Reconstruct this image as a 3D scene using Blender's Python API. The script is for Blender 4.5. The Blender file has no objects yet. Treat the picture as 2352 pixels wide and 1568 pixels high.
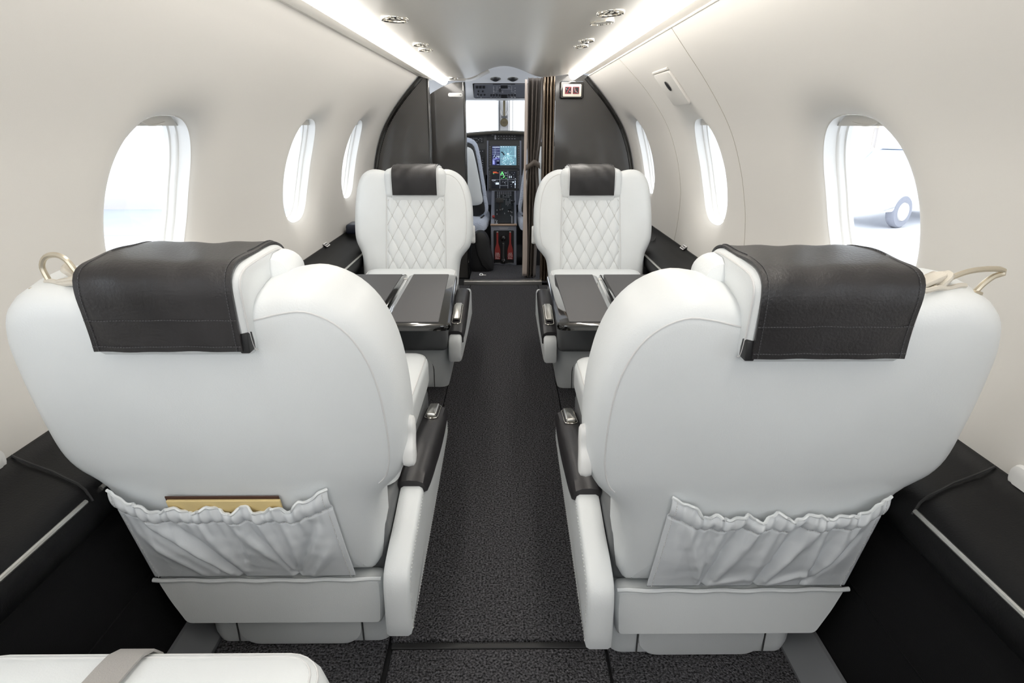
import bpy, bmesh, math, random
from mathutils import Vector, Matrix
random.seed(7)
PI = math.pi
SC = bpy.context.scene
COL = SC.collection
XC = -0.02                       # centre line of the cabin
H = 0.97                         # eye height
# ------------------------------------------------------------------ camera
FPX = 1400.0
PITCH = math.atan(499 / FPX)
YAW = math.atan(11 / (FPX / math.cos(PITCH)))
cam = bpy.data.cameras.new('camera')
cam.sensor_fit = 'HORIZONTAL'; cam.sensor_width = 36.0
cam.lens = FPX * 36.0 / 2352.0
cam.clip_start = 0.02; cam.clip_end = 500
camo = bpy.data.objects.new('camera', cam); COL.objects.link(camo)
camo.location = (0, 0, H)
camo.rotation_euler = (PI / 2 - PITCH, 0, -YAW)
SC.camera = camo

def at(u, v, Y):
    """Point of the cockpit that was measured at photo position (u, v) on the transverse plane Y."""
    cp, sp = math.cos(PITCH), math.sin(PITCH)
    a = (u - 1176) / FPX; b = -(v - 784) / FPX
    x = a; y = cp + sp * b; z = -sp + cp * b
    xr = x * math.cos(YAW) + y * math.sin(YAW); yr = -x * math.sin(YAW) + y * math.cos(YAW)
    t = Y / yr
    return (xr * t, Y, H + z * t)

# ------------------------------------------------------------------ materials
def mat(name, col, rough=0.5, metal=0.0, bump=0.0, bscale=200.0, coat=0.0, var=0.0, spec=0.5, sheen=0.0, vscale=6.0, detail=2.0, bdist=0.002):
    m = bpy.data.materials.new(name); m.use_nodes = True
    nt = m.node_tree; b = nt.nodes['Principled BSDF']
    b.inputs['Base Color'].default_value = (*col, 1)
    b.inputs['Roughness'].default_value = rough
    b.inputs['Metallic'].default_value = metal
    b.inputs['Specular IOR Level'].default_value = spec
    b.inputs['Coat Weight'].default_value = coat
    b.inputs['Coat Roughness'].default_value = 0.05
    b.inputs['Sheen Weight'].default_value = sheen
    tc = nt.nodes.new('ShaderNodeTexCoord')
    if bump > 0:
        n = nt.nodes.new('ShaderNodeTexNoise'); n.inputs['Scale'].default_value = bscale; n.inputs['Detail'].default_value = detail
        nt.links.new(tc.outputs['Object'], n.inputs['Vector'])
        bp = nt.nodes.new('ShaderNodeBump'); bp.inputs['Strength'].default_value = bump; bp.inputs['Distance'].default_value = bdist
        nt.links.new(n.outputs['Fac'], bp.inputs['Height']); nt.links.new(bp.outputs['Normal'], b.inputs['Normal'])
    if var > 0:
        n2 = nt.nodes.new('ShaderNodeTexNoise'); n2.inputs['Scale'].default_value = vscale; n2.inputs['Detail'].default_value = 4
        nt.links.new(tc.outputs['Object'], n2.inputs['Vector'])
        r = nt.nodes.new('ShaderNodeValToRGB')
        r.color_ramp.elements[0].position = 0.3; r.color_ramp.elements[1].position = 0.7
        r.color_ramp.elements[0].color = (*[c * (1 - var) for c in col], 1); r.color_ramp.elements[1].color = (*[min(1, c * (1 + var)) for c in col], 1)
        nt.links.new(n2.outputs['Fac'], r.inputs['Fac']); nt.links.new(r.outputs['Color'], b.inputs['Base Color'])
    return m

def emit(name, col, s):
    m = bpy.data.materials.new(name); m.use_nodes = True
    nt = m.node_tree; b = nt.nodes['Principled BSDF']
    b.inputs['Base Color'].default_value = (*[min(.8, c) for c in col], 1)
    b.inputs['Emission Color'].default_value = (*col, 1); b.inputs['Emission Strength'].default_value = s
    b.inputs['Roughness'].default_value = .3
    return m

M = {}
M['leather'] = mat('white leather', (.76, .785, .795), .42, bump=.12, bscale=420, var=.02)
M['leather_shade'] = mat('light grey leather', (.62, .63, .645), .45, bump=.12, bscale=420)
M['pocket'] = mat('soft white leather', (.74, .765, .79), .5, bump=.35, bscale=60, detail=5, var=.03)
M['piping'] = mat('grey white piping', (.68, .68, .68), .5)
M['thread'] = mat('pale thread', (.62, .62, .60), .7)
M['groove'] = mat('dark seam', (.05, .05, .052), .7)
M['black_leather'] = mat('charcoal leather', (.023, .0215, .0225), .38, bump=.25, bscale=260, var=.25, vscale=9)
M['console_leather'] = mat('black leather', (.0045, .0045, .005), .5, spec=.22, bump=.2, bscale=300)
M['kick'] = mat('black carpeted panel', (.004, .004, .0045), .8, spec=.2, bump=.3, bscale=900)
M['pad'] = mat('black armrest leather', (.02, .018, .02), .4, bump=.1, bscale=300)
M['gloss'] = mat('piano black lacquer', (.006, .0055, .005), .07, coat=1.0)
M['pan'] = mat('shade-darkened grey leather', (.13, .135, .14), .45, bump=.1, bscale=400)  # colour darkened to carry the shade below table and cushion
M['smoked'] = mat('smoked bronze lacquer', (.16, .12, .085), .14, metal=.75, coat=.6)
M['quilt'] = mat('quilting thread', (.56, .56, .55), .7)
M['inlay'] = mat('dark grey inlay leather', (.036, .035, .038), .45, bump=.1, bscale=500)
M['wall'] = mat('warm white headliner', (.71, .69, .655), .55, bump=.05, bscale=600)
M['ceil'] = mat('brushed cream headliner', (.94, .90, .83), .30, spec=1.0, bump=.03, bscale=150)
M['frame'] = mat('white plastic', (.80, .80, .79), .4)
M['shade'] = mat('window shade fabric', (.62, .60, .56), .6)
M['chrome'] = mat('polished nickel', (.82, .78, .70), .12, metal=1.0)
M['satin'] = mat('satin nickel', (.72, .70, .66), .28, metal=1.0)
M['steel'] = mat('brushed steel', (.62, .60, .57), .35, metal=1.0)
M['tan_metal'] = mat('champagne metal', (.62, .56, .45), .3, metal=.8)
M['strap'] = mat('beige webbing', (.62, .58, .51), .7, bump=.3, bscale=400)
M['belt'] = mat('grey belt webbing', (.36, .345, .33), .75, bump=.4, bscale=500)
M['rail'] = mat('grey painted rail', (.16, .165, .175), .45)
M['lamp'] = emit('lit diffuser', (1.0, .955, .89), 11.0)
M['spot'] = emit('lamp lens', (1.0, .93, .8), 1.3)
M['dark'] = mat('black plastic', (.012, .012, .013), .5)
M['panel'] = mat('dark instrument panel', (.045, .043, .042), .55)
M['grey_panel'] = mat('grey instrument panel', (.22, .23, .27), .5)
M['overhead'] = mat('grey overhead panel', (.11, .115, .135), .5)
M['cockpit'] = mat('pale cockpit liner', (.80, .81, .84), .6)
M['glare'] = mat('olive glareshield', (.06, .053, .04), .8)
M['mark'] = mat('white markings', (.8, .8, .8), .6)
M['key'] = mat('grey keys', (.32, .32, .34), .6)
M['red'] = mat('red handle', (.30, .035, .03), .5)
M['fleece'] = mat('pale blue sheepskin', (.55, .60, .72), .95, bump=1.0, bscale=140, detail=6, sheen=.5, bdist=.01)
M['curtain'] = mat('brown grey curtain', (.13, .108, .092), .55, bump=.2, bscale=300)
M['lit_fold'] = mat('pale lit curtain fold', (.55, .47, .42), .8)  # paler than the curtain, to paint the light on its edge fold
M['sign'] = mat('cream sign plate', (.72, .68, .58), .4)
M['sign_red'] = mat('sign red', (.45, .05, .07), .5)
M['folder'] = mat('manila folder', (.72, .56, .27), .6)
M['brown'] = mat('dark brown cover', (.07, .03, .02), .5)
M['brass'] = mat('dull brass', (.17, .145, .09), .4, metal=.6)
M['concrete'] = mat('apron concrete', (.74, .74, .76), .9, var=.1, vscale=.5)
M['asphalt'] = mat('grey asphalt', (.42, .45, .52), .9, var=.1, vscale=.5)
M['bwhite'] = mat('building white', (.88, .87, .85), .8)
M['btan'] = mat('building tan', (.82, .76, .68), .8)
M['bgrey'] = mat('building grey', (.62, .59, .58), .8)
M['carpaint'] = mat('silver blue car paint', (.80, .83, .88), .3, coat=.6)
M['carglass'] = mat('car glass', (.62, .68, .78), .2)
M['tyre'] = mat('rubber', (.30, .31, .36), .8)
M['leaf'] = mat('sunlit leaves', (.68, .68, .50), .8)
M['bark'] = mat('bark', (.66, .63, .62), .9)
M['wood_edge'] = mat('tan metal edge', (.50, .36, .27), .4, metal=.5)

def carpet_mat():
    m = mat('charcoal carpet', (.02, .02, .022), .95, spec=.1)
    nt = m.node_tree; b = nt.nodes['Principled BSDF']
    tc = nt.nodes.new('ShaderNodeTexCoord')
    v = nt.nodes.new('ShaderNodeTexVoronoi'); v.inputs['Scale'].default_value = 330
    nt.links.new(tc.outputs['Object'], v.inputs['Vector'])
    n = nt.nodes.new('ShaderNodeTexNoise'); n.inputs['Scale'].default_value = 230; n.inputs['Detail'].default_value = 4
    nt.links.new(tc.outputs['Object'], n.inputs['Vector'])
    r = nt.nodes.new('ShaderNodeValToRGB')
    e = r.color_ramp.elements
    e[0].position = .36; e[0].color = (.013, .013, .014, 1); e[1].position = .70; e[1].color = (.165, .162, .175, 1)
    nt.links.new(n.outputs['Fac'], r.inputs['Fac']); nt.links.new(r.outputs['Color'], b.inputs['Base Color'])
    bp = nt.nodes.new('ShaderNodeBump'); bp.inputs['Strength'].default_value = .9; bp.inputs['Distance'].default_value = .004
    nt.links.new(v.outputs['Distance'], bp.inputs['Height']); nt.links.new(bp.outputs['Normal'], b.inputs['Normal'])
    return m
M['carpet'] = carpet_mat()

def carbon_mat():
    m = mat('carbon fibre twill', (.03, .028, .026), .35, coat=1.0)
    nt = m.node_tree; b = nt.nodes['Principled BSDF']
    b.inputs['Coat Roughness'].default_value = .08
    tc = nt.nodes.new('ShaderNodeTexCoord')
    mp = nt.nodes.new('ShaderNodeMapping'); mp.inputs['Rotation'].default_value = (0, math.radians(38), 0)
    nt.links.new(tc.outputs['Object'], mp.inputs['Vector'])
    w = nt.nodes.new('ShaderNodeTexWave'); w.wave_type = 'BANDS'; w.bands_direction = 'Z'; w.wave_profile = 'SIN'
    w.inputs['Scale'].default_value = 48; w.inputs['Distortion'].default_value = 0
    nt.links.new(mp.outputs['Vector'], w.inputs['Vector'])
    r = nt.nodes.new('ShaderNodeValToRGB'); e = r.color_ramp.elements
    e[0].position = .3; e[0].color = (.008, .008, .008, 1); e[1].position = .75; e[1].color = (.066, .06, .054, 1)
    nt.links.new(w.outputs['Fac'], r.inputs['Fac']); nt.links.new(r.outputs['Color'], b.inputs['Base Color'])
    return m
M['carbon'] = carbon_mat()

def pane_mat():
    m = bpy.data.materials.new('window glass'); m.use_nodes = True
    nt = m.node_tree; nt.nodes.clear()
    o = nt.nodes.new('ShaderNodeOutputMaterial'); t = nt.nodes.new('ShaderNodeBsdfTransparent'); g = nt.nodes.new('ShaderNodeBsdfGlossy')
    t.inputs['Color'].default_value = (.97, .985, 1, 1); g.inputs['Roughness'].default_value = .02
    mx = nt.nodes.new('ShaderNodeMixShader')
    mx.inputs[0].default_value = .035; nt.links.new(t.outputs[0], mx.inputs[1]); nt.links.new(g.outputs[0], mx.inputs[2]); nt.links.new(mx.outputs[0], o.inputs['Surface'])
    return m
M['pane'] = pane_mat()
def acrylic_mat():
    m = mat('clear ribbed acrylic', (.80, .74, .62), .15)
    m.node_tree.nodes['Principled BSDF'].inputs['Transmission Weight'].default_value = .7
    return m
M['acrylic'] = acrylic_mat()

# ------------------------------------------------------------------ helpers
def obj(name, bm, m, parent=None, smooth=True, angle=40, recalc=True):
    me = bpy.data.meshes.new(name)
    if recalc: bmesh.ops.recalc_face_normals(bm, faces=bm.faces)
    bm.to_mesh(me); bm.free()
    if smooth:
        me.polygons.foreach_set('use_smooth', [True] * len(me.polygons))
        me.set_sharp_from_angle(angle=math.radians(angle))
    for x in (m if isinstance(m, (list, tuple)) else [m]): me.materials.append(x)
    o = bpy.data.objects.new(name, me); COL.objects.link(o)
    if parent is not None: o.parent = parent
    return o

def tag(o, label=None, cat=None, group=None, kind=None):
    if label: o['label'] = label
    if cat: o['category'] = cat
    if group: o['group'] = group
    if kind: o['kind'] = kind
    return o

def empty(name, loc, label=None, cat=None, group=None, kind=None, rz=0.0):
    o = bpy.data.objects.new(name, None); COL.objects.link(o)
    o.location = loc; o.rotation_euler = (0, 0, rz); o.empty_display_size = .05
    return tag(o, label, cat, group, kind)

def new(): return bmesh.new()

def rbox(bm, x0, x1, y0, y1, z0, z1, r=0.0, seg=3, mtx=None):
    g = bmesh.ops.create_cube(bm, size=1.0)
    vs = g['verts']
    for v in vs:
        v.co = Vector(((x0 + x1) / 2 + v.co.x * (x1 - x0), (y0 + y1) / 2 + v.co.y * (y1 - y0), (z0 + z1) / 2 + v.co.z * (z1 - z0)))
    if r > 0:
        es = list({e for v in vs for e in v.link_edges})
        out = bmesh.ops.bevel(bm, geom=es, offset=r, segments=seg, profile=.5, affect='EDGES', clamp_overlap=True)
        vs = list({v for v in out['verts']} | {v for f in out['faces'] for v in f.verts})
        vs = list({w for v in vs for f in v.link_faces for w in f.verts})
    if mtx is not None:
        for v in vs: v.co = mtx @ v.co
    return vs

def boxat(bm, c, s, r=0.0, seg=2, mtx=None):
    return rbox(bm, c[0] - s[0] / 2, c[0] + s[0] / 2, c[1] - s[1] / 2, c[1] + s[1] / 2, c[2] - s[2] / 2, c[2] + s[2] / 2, r, seg, mtx)

def tube(bm, pts, r, n=8, closed=False, cap=True):
    pts = [Vector(p) for p in pts]; N = len(pts); rings = []
    prev = None
    for i, p in enumerate(pts):
        if closed: t = (pts[(i + 1) % N] - pts[i - 1]).normalized()
        else: t = (pts[min(i + 1, N - 1)] - pts[max(i - 1, 0)]).normalized()
        if prev is None:
            a = Vector((0, 0, 1)) if abs(t.z) < .9 else Vector((1, 0, 0))
            u = t.cross(a).normalized()
        else:
            u = (prev - t * prev.dot(t)).normalized()
        prev = u; w = t.cross(u)
        rr = r[i] if isinstance(r, (list, tuple)) else r
        rings.append([bm.verts.new(p + (u * math.cos(2 * PI * k / n) + w * math.sin(2 * PI * k / n)) * rr) for k in range(n)])
    for i in range(N if closed else N - 1):
        A, B = rings[i], rings[(i + 1) % N]
        for k in range(n): bm.faces.new((A[k], A[(k + 1) % n], B[(k + 1) % n], B[k]))
    if cap and not closed:
        bm.faces.new(rings[0]); bm.faces.new(rings[-1])

def lathe(bm, prof, c, axis=(0, 0, 1), n=32, sx=1.0, cap=False):
    """prof: list of (radius, height along axis)"""
    ax = Vector(axis).normalized()
    a = Vector((0, 1, 0)) if abs(ax.y) < .9 else Vector((1, 0, 0))
    u = a.cross(ax).normalized(); w = ax.cross(u)
    rings = []
    for r, h in prof:
        rings.append([bm.verts.new(Vector(c) + ax * h + u * (r * sx * math.cos(2 * PI * k / n)) + w * (r * math.sin(2 * PI * k / n))) for k in range(n)])
    for A, B in zip(rings, rings[1:]):
        for k in range(n): bm.faces.new((A[k], A[(k + 1) % n], B[(k + 1) % n], B[k]))
    if cap:
        bm.faces.new(rings[0]); bm.faces.new(rings[-1])

def grid(bm, P, nu, nv, closed_u=False):
    vs = [[bm.verts.new(P(i, j)) for j in range(nv + 1)] for i in range(nu if closed_u else nu + 1)]
    for i in range(nu):
        for j in range(nv):
            A = vs[i]; B = vs[(i + 1) % len(vs)] if closed_u else vs[i + 1]
            bm.faces.new((A[j], B[j], B[j + 1], A[j + 1]))
    return vs

def spline(ctrl, n, closed=True):
    """Catmull-Rom resampled to about equal steps"""
    N = len(ctrl); out = []
    segs = N if closed else N - 1
    for i in range(segs):
        p = [Vector(ctrl[(i + k) % N]) if closed else Vector(ctrl[max(0, min(N - 1, i + k))]) for k in (-1, 0, 1, 2)]
        for s in range(12):
            t = s / 12
            out.append(.5 * ((2 * p[1]) + (-p[0] + p[2]) * t + (2 * p[0] - 5 * p[1] + 4 * p[2] - p[3]) * t * t + (-p[0] + 3 * p[1] - 3 * p[2] + p[3]) * t ** 3))
    if not closed: out.append(Vector(ctrl[-1]))
    L = [0]
    loop = out + [out[0]] if closed else out
    for a, b in zip(loop, loop[1:]): L.append(L[-1] + (b - a).length)
    res = []; j = 0
    for k in range(n):
        d = L[-1] * k / (n if closed else n - 1)
        while j < len(L) - 2 and L[j + 1] < d: j += 1
        f = (d - L[j]) / max(1e-9, L[j + 1] - L[j])
        res.append(loop[j].lerp(loop[j + 1], f))
    return res

def inset2(pts, d):
    """inset a closed 2D outline (counter-clockwise or not) by d towards its inside"""
    N = len(pts)
    area = sum(pts[i].x * pts[(i + 1) % N].y - pts[(i + 1) % N].x * pts[i].y for i in range(N))
    s = 1 if area > 0 else -1
    out = []
    for i in range(N):
        t = (pts[(i + 1) % N] - pts[i - 1]).normalized()
        out.append(pts[i] + Vector((-t.y, t.x)) * s * d)
    return out

def pillow(bm, outline, fmap, prof, crown0=0.0, crown1=0.0, centre=None, caprings=5):
    """outline: 2D points. prof: (inset, depth) from the first face to the last. fmap(a, b, depth) -> xyz"""
    N = len(outline)
    c = centre or sum(outline, Vector((0, 0))) / N
    layers = []
    ins0 = inset2(outline, prof[0][0]); ins1 = inset2(outline, prof[-1][0])
    for k in range(caprings, 0, -1):
        f = 1 - k / (caprings + .0) * .92
        layers.append(([c.lerp(p, f) for p in ins0], prof[0][1] - crown0 * (1 - f * f)))
    for i, d in prof: layers.append((inset2(outline, i), d))
    for k in range(1, caprings + 1):
        f = 1 - k / (caprings + .0) * .92
        layers.append(([c.lerp(p, f) for p in ins1], prof[-1][1] + crown1 * (1 - f * f)))
    rings = [[bm.verts.new(fmap(p.x, p.y, d)) for p in L] for L, d in layers]
    for A, B in zip(rings, rings[1:]):
        for k in range(N): bm.faces.new((A[k], A[(k + 1) % N], B[(k + 1) % N], B[k]))
    for R_, d in ((rings[0], prof[0][1] - crown0), (rings[-1], prof[-1][1] + crown1)):
        cv = bm.verts.new(fmap(c.x, c.y, d))
        for k in range(N): bm.faces.new((R_[k], R_[(k + 1) % N], cv))

def rrect(x0, x1, y0, y1, r, n=6):
    pts = []
    for cx, cy, a in ((x1 - r, y1 - r, 0), (x0 + r, y1 - r, 90), (x0 + r, y0 + r, 180), (x1 - r, y0 + r, 270)):
        for k in range(n + 1):
            t = math.radians(a + 90 * k / n); pts.append(Vector((cx + r * math.cos(t), cy + r * math.sin(t))))
    return pts

def slab(bm, outline, fmap, d0, d1, r=0.0):
    """flat plate from a 2D outline with a rounded edge, between depth d0 and d1"""
    prof = [(0, d0), (0, d1)] if r <= 0 else [(r, d0), (r * .3, d0 + (d1 - d0) * .12), (0, (d0 + d1) / 2), (r * .3, d1 - (d1 - d0) * .12), (r, d1)]
    N = len(outline)
    rings = [[bm.verts.new(fmap(p.x, p.y, d)) for p in inset2(outline, i)] for i, d in prof]
    for A, B in zip(rings, rings[1:]):
        for k in range(N): bm.faces.new((A[k], A[(k + 1) % N], B[(k + 1) % N], B[k]))
    bm.faces.new(rings[0]); bm.faces.new(rings[-1])

def dashes(bm, pts, n, ln, w, nrm):
    """a row of stitches along a polyline, lying on a surface with normal nrm"""
    pts = [Vector(p) for p in pts]; L = [0]
    for a, b in zip(pts, pts[1:]): L.append(L[-1] + (b - a).length)
    nrm = Vector(nrm).normalized(); j = 0
    for k in range(n):
        d = L[-1] * (k + .5) / n; j = 0
        while j < len(L) - 2 and L[j + 1] < d: j += 1
        p = pts[j].lerp(pts[j + 1], (d - L[j]) / max(1e-9, L[j + 1] - L[j])); t = (pts[j + 1] - pts[j]).normalized()
        s = nrm.cross(t).normalized()
        q = [p + t * ln / 2 + s * w / 2, p - t * ln / 2 + s * w / 2, p - t * ln / 2 - s * w / 2, p + t * ln / 2 - s * w / 2]
        vs = [bm.verts.new(x + nrm * .0008) for x in q] + [bm.verts.new(x - nrm * .0012) for x in q]
        for f in ((0, 1, 2, 3), (7, 6, 5, 4), (0, 4, 5, 1), (1, 5, 6, 2), (2, 6, 7, 3), (3, 7, 4, 0)): bm.faces.new([vs[i] for i in f])

def text(name, s, m, parent, mtx, size, align='CENTER', depth=.0004):
    cu = bpy.data.curves.new(name, 'FONT'); cu.body = s; cu.size = size; cu.align_x = align; cu.align_y = 'CENTER'; cu.extrude = depth; cu.resolution_u = 2
    tmp = bpy.data.objects.new(name, cu); COL.objects.link(tmp)
    bpy.context.view_layer.update()
    me = bpy.data.meshes.new_from_object(tmp.evaluated_get(bpy.context.evaluated_depsgraph_get()))
    bpy.data.objects.remove(tmp)
    me.name = name; me.materials.clear(); me.materials.append(m)
    me.transform(mtx)
    o = bpy.data.objects.new(name, me); COL.objects.link(o)
    if parent is not None: o.parent = parent
    return o

# ------------------------------------------------------------------ fuselage section
PROF = [(.8036, .4515), (.8045, .50), (.805, .55), (.803, .65), (.795, .72), (.768, .834), (.715, .964), (.62, 1.10), (.495, 1.236)]
PS = [Vector((p.x, p.y)) for p in spline([Vector(p) for p in PROF], 240, closed=False)]
PL = [0.0]
for a_, b_ in zip(PS, PS[1:]): PL.append(PL[-1] + (b_ - a_).length)
def sec(s):
    """arc length along the wall section from the bottom -> (x, z, nx, nz) with the normal pointing outwards"""
    s = max(0, min(PL[-1], s)); j = 0
    lo, hi = 0, len(PL) - 2
    while lo < hi:
        mid = (lo + hi + 1) // 2
        if PL[mid] <= s: lo = mid
        else: hi = mid - 1
    j = lo
    f = (s - PL[j]) / max(1e-9, PL[j + 1] - PL[j]); p = PS[j].lerp(PS[j + 1], f)
    j2 = min(len(PS) - 1, j + 3); j1 = max(0, j - 3); t = (PS[j2] - PS[j1]).normalized()
    return p.x, p.y, t.y, -t.x
def s_of_z(z):
    for j in range(len(PS) - 1):
        if PS[j + 1].y >= z: return PL[j] + (PL[j + 1] - PL[j]) * (z - PS[j].y) / max(1e-9, PS[j + 1].y - PS[j].y)
    return PL[-1]
def wp(side, Y, s, out=0.0):
    x, z, nx, nz = sec(s)
    return Vector((XC + side * (x + nx * out), Y, z + nz * out))

WIN_L = [(.42, .175), (1.452, .178), (2.50, .168), (3.34, .168)]
WIN_R = [(.25, .175), (1.355, .184), (2.415, .166), (3.56, .172)]
SW0, SW1 = s_of_z(.597), s_of_z(.972)
SWC, SWH = (SW0 + SW1) / 2, (SW1 - SW0) / 2
def oval(k, n, hw, hs, e=2.5):
    t = 2 * PI * k / n
    c, s = math.cos(t), math.sin(t)
    return (math.copysign(abs(c) ** (2 / e), c) * hw, math.copysign(abs(s) ** (2 / e), s) * hs)

def make_wall(name, side, wins, y_end):
    bm = new()
    S0, S1 = 0.0, PL[-1]
    ns = 40; sv = [S0 + (S1 - S0) * j / ns for j in range(ns + 1)]
    PHW = .30
    y = -.9
    spans = []
    for c, hw in wins:
        if c - PHW > y + .01: spans.append((y, c - PHW, None))
        spans.append((c - PHW, min(c + PHW, y_end), (c, hw))); y = min(c + PHW, y_end)
    if y < y_end - .01: spans.append((y, y_end, None))
    for y0, y1, w in spans:
        if w is None:
            n = max(1, int((y1 - y0) / .12))
            grid(bm, lambda i, j: wp(side, y0 + (y1 - y0) * i / n, sv[j]), n, ns)
            continue
        c, hw = w
        ny = 16
        per = []
        for j in range(ns): per.append((y0, sv[j]))
        for i in range(ny): per.append((y0 + (y1 - y0) * i / ny, S1))
        for j in range(ns): per.append((y1, sv[ns - j]))
        for i in range(ny): per.append((y1 - (y1 - y0) * i / ny, S0))
        N = len(per); rings = []
        def ray_oval(q):
            d = (q[0] - c, q[1] - SWC); k = (abs(d[0] / hw) ** 2.5 + abs(d[1] / SWH) ** 2.5) ** (-1 / 2.5)
            return (c + d[0] * k, SWC + d[1] * k)
        # even distribution of the oval angle against the perimeter
        ov = [ray_oval(q) for q in per]
        fl = .105           # reach of the flare into the wall
        ts = [0, .04, .1, .18, .28, .4, .55, .72, .86, 1.0]
        for t in ts:
            ring = []
            for q, o_ in zip(per, ov):
                D = math.hypot(q[0] - o_[0], q[1] - o_[1])
                py, ps = o_[0] + (q[0] - o_[0]) * t, o_[1] + (q[1] - o_[1]) * t
                dd = D * t
                f = max(0.0, 1 - dd / fl); out = .034 * (.55 * f * f + .45 * (1 - math.sqrt(max(0, 1 - f * f))))
                if t == 1.0: out = 0.0
                ring.append(bm.verts.new(wp(side, py, ps, out)))
            rings.append(ring)
        for A, B in zip(rings, rings[1:]):
            for k in range(N): bm.faces.new((A[k], A[(k + 1) % N], B[(k + 1) % N], B[k]))
    bmesh.ops.remove_doubles(bm, verts=bm.verts, dist=.0004)
    o = obj(name, bm, M['wall'], angle=80)
    return tag(o, kind='structure')

def make_window(idx, side, c, hw):
    root = empty('window_%d' % idx, (XC + side * .83, c, .79), kind='structure')
    inv = Matrix.Translation(-Vector(root.location))
    def W(Y, s, out): return inv @ wp(side, Y, s, out)
    n = 72
    bm = new(); rings = []
    for e, out in ((1.0, .032), (.997, .054), (.99, .060), (.97, .062), (.962, .068), (.957, .076), (.935, .078), (.93, .088)):
        rings.append([bm.verts.new(W(c + a, SWC + b, out)) for a, b in (oval(k, n, hw - (1 - e) * .2, SWH - (1 - e) * .2) for k in range(n))])
    for A, B in zip(rings, rings[1:]):
        for k in range(n): bm.faces.new((A[k], A[(k + 1) % n], B[(k + 1) % n], B[k]))
    obj('window_frame', bm, M['frame'], root, angle=50)
    bm = new()
    r0 = [bm.verts.new(W(c + a, SWC + b, .086)) for a, b in (oval(k, n, hw - .012, SWH - .012) for k in range(n))]
    r1 = [bm.verts.new(W(c + a, SWC + b, .089)) for a, b in (oval(k, n, hw - .012, SWH - .012) for k in range(n))]
    for k in range(n): bm.faces.new((r0[k], r0[(k + 1) % n], r1[(k + 1) % n], r1[k]))
    bm.faces.new(r0); bm.faces.new(r1)
    obj('pane', bm, M['pane'], root, smooth=False)
    # raised shade across the top of the opening
    bm = new(); nt_ = 24
    def edge(f):
        y = c - hw * .97 + 2 * hw * .97 * f
        return y
    top = []
    for i in range(nt_ + 1):
        y = edge(i / nt_); d = abs((y - c) / hw)
        hs = (SWH - .006) * max(0.0, 1 - min(1, d) ** 2.5) ** (1 / 2.5)
        lowz = SWH - .034
        top.append((y, max(hs, lowz - .0), lowz))
    for out0, out1 in ((.056, .060),):
        vs = []
        for y, a, b in top:
            hi = SWC + max(a, b + .0005); lo = SWC + b
            vs.append([bm.verts.new(W(y, hi, out0)), bm.verts.new(W(y, lo, out0)), bm.verts.new(W(y, lo, out1)), bm.verts.new(W(y, hi, out1))])
        for A, B in zip(vs, vs[1:]):
            for k in range(4): bm.faces.new((A[k], A[(k + 1) % 4], B[(k + 1) % 4], B[k]))
        bm.faces.new(vs[0]); bm.faces.new(vs[-1])
    # finger lip
    tube(bm, [W(c - .05 + .1 * i / 10, SWC + SWH - .026 - .006 * math.sin(PI * i / 10), .054) for i in range(11)], .0022, 6)
    obj('window_shade', bm, M['shade'], root)

make_wall('wall_left', -1, WIN_L, 4.0)
make_wall('wall_right', 1, WIN_R, 3.9)
for i_, (c_, h_) in enumerate(WIN_L): make_window(i_ + 1, -1, c_, h_)
for i_, (c_, h_) in enumerate(WIN_R): make_window(i_ + 5, 1, c_, h_)

# seams of the emergency hatch and of the wall panels on the right
def wall_line(name, side, pts, r, label=None, m='groove', parent=None):
    bm = new(); tube(bm, [wp(side, y, s, .0006) for y, s in pts], r, 6)
    return obj(name, bm, M[m], parent)
hatch = empty('trim_3', (XC + .7, 2.4, .45), kind='structure')
hinv = Matrix.Translation(-Vector(hatch.location))
M['hatch'] = mat('hatch seam', (.42, .39, .34), .6)
for yy, k in ((2.80, .06), (2.02, -.06)):
    pts = []
    for j in range(41):
        s = s_of_z(.448) + (PL[-1] - s_of_z(.448)) * j / 40
        b = (j / 40 - .5) * 2
        pts.append(hinv @ wp(1, yy + k * (abs(b) ** 3) * .9, s, .0002))
    bm = new(); tube(bm, pts, .0015, 6)
    obj('seam', bm, M['hatch'], hatch)
hc = empty('hatch_handle_cover', (XC + .6, 2.39, 1.09), 'white rectangular release handle cover with a dark finger slot above the hatch window', 'hatch handle')
hcinv = Matrix.Translation(-Vector(hc.location))
sA, sB = s_of_z(1.04), s_of_z(1.148)
bm = new()
slab(bm, rrect(2.285, 2.505, sA, sB, .012), lambda a, b, d: hcinv @ wp(1, a, b, -d), -.002, .009, .004)
obj('cover_plate', bm, M['wall'], hc)
bm = new()
sc_ = s_of_z(1.108)
el = [Vector((2.388 + .015 * math.cos(2 * PI * k / 28), sc_ + .020 * math.sin(2 * PI * k / 28))) for k in range(28)]
slab(bm, el, lambda a, b, d: hcinv @ wp(1, a, b, -d), .013, .0150)
obj('finger_slot', bm, M['dark'], hc)
bm = new(); tube(bm, [hcinv @ wp(1, 2.285 + .22 * k / 8, sB + .006, -.003) for k in range(9)], .005, 6)
obj('hinge', bm, M['shade'], hc)

# lower wall bolsters by the camera
for sd, nm, lb in ((-1, 'left', 'white padded wall bolster low at the left edge of the photo'), (1, 'right', 'white padded wall bolster low at the right edge of the photo')):
    bm = new()
    ol = rrect(.30, .875 if sd < 0 else .815, s_of_z(.44), s_of_z(.485), .02)
    slab(bm, ol, lambda a, b, d: wp(sd, a, b, -d), -.002, .013, .010)
    o = obj('wall_bolster', bm, M['frame']); tag(o, lb, 'wall bolster')

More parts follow.
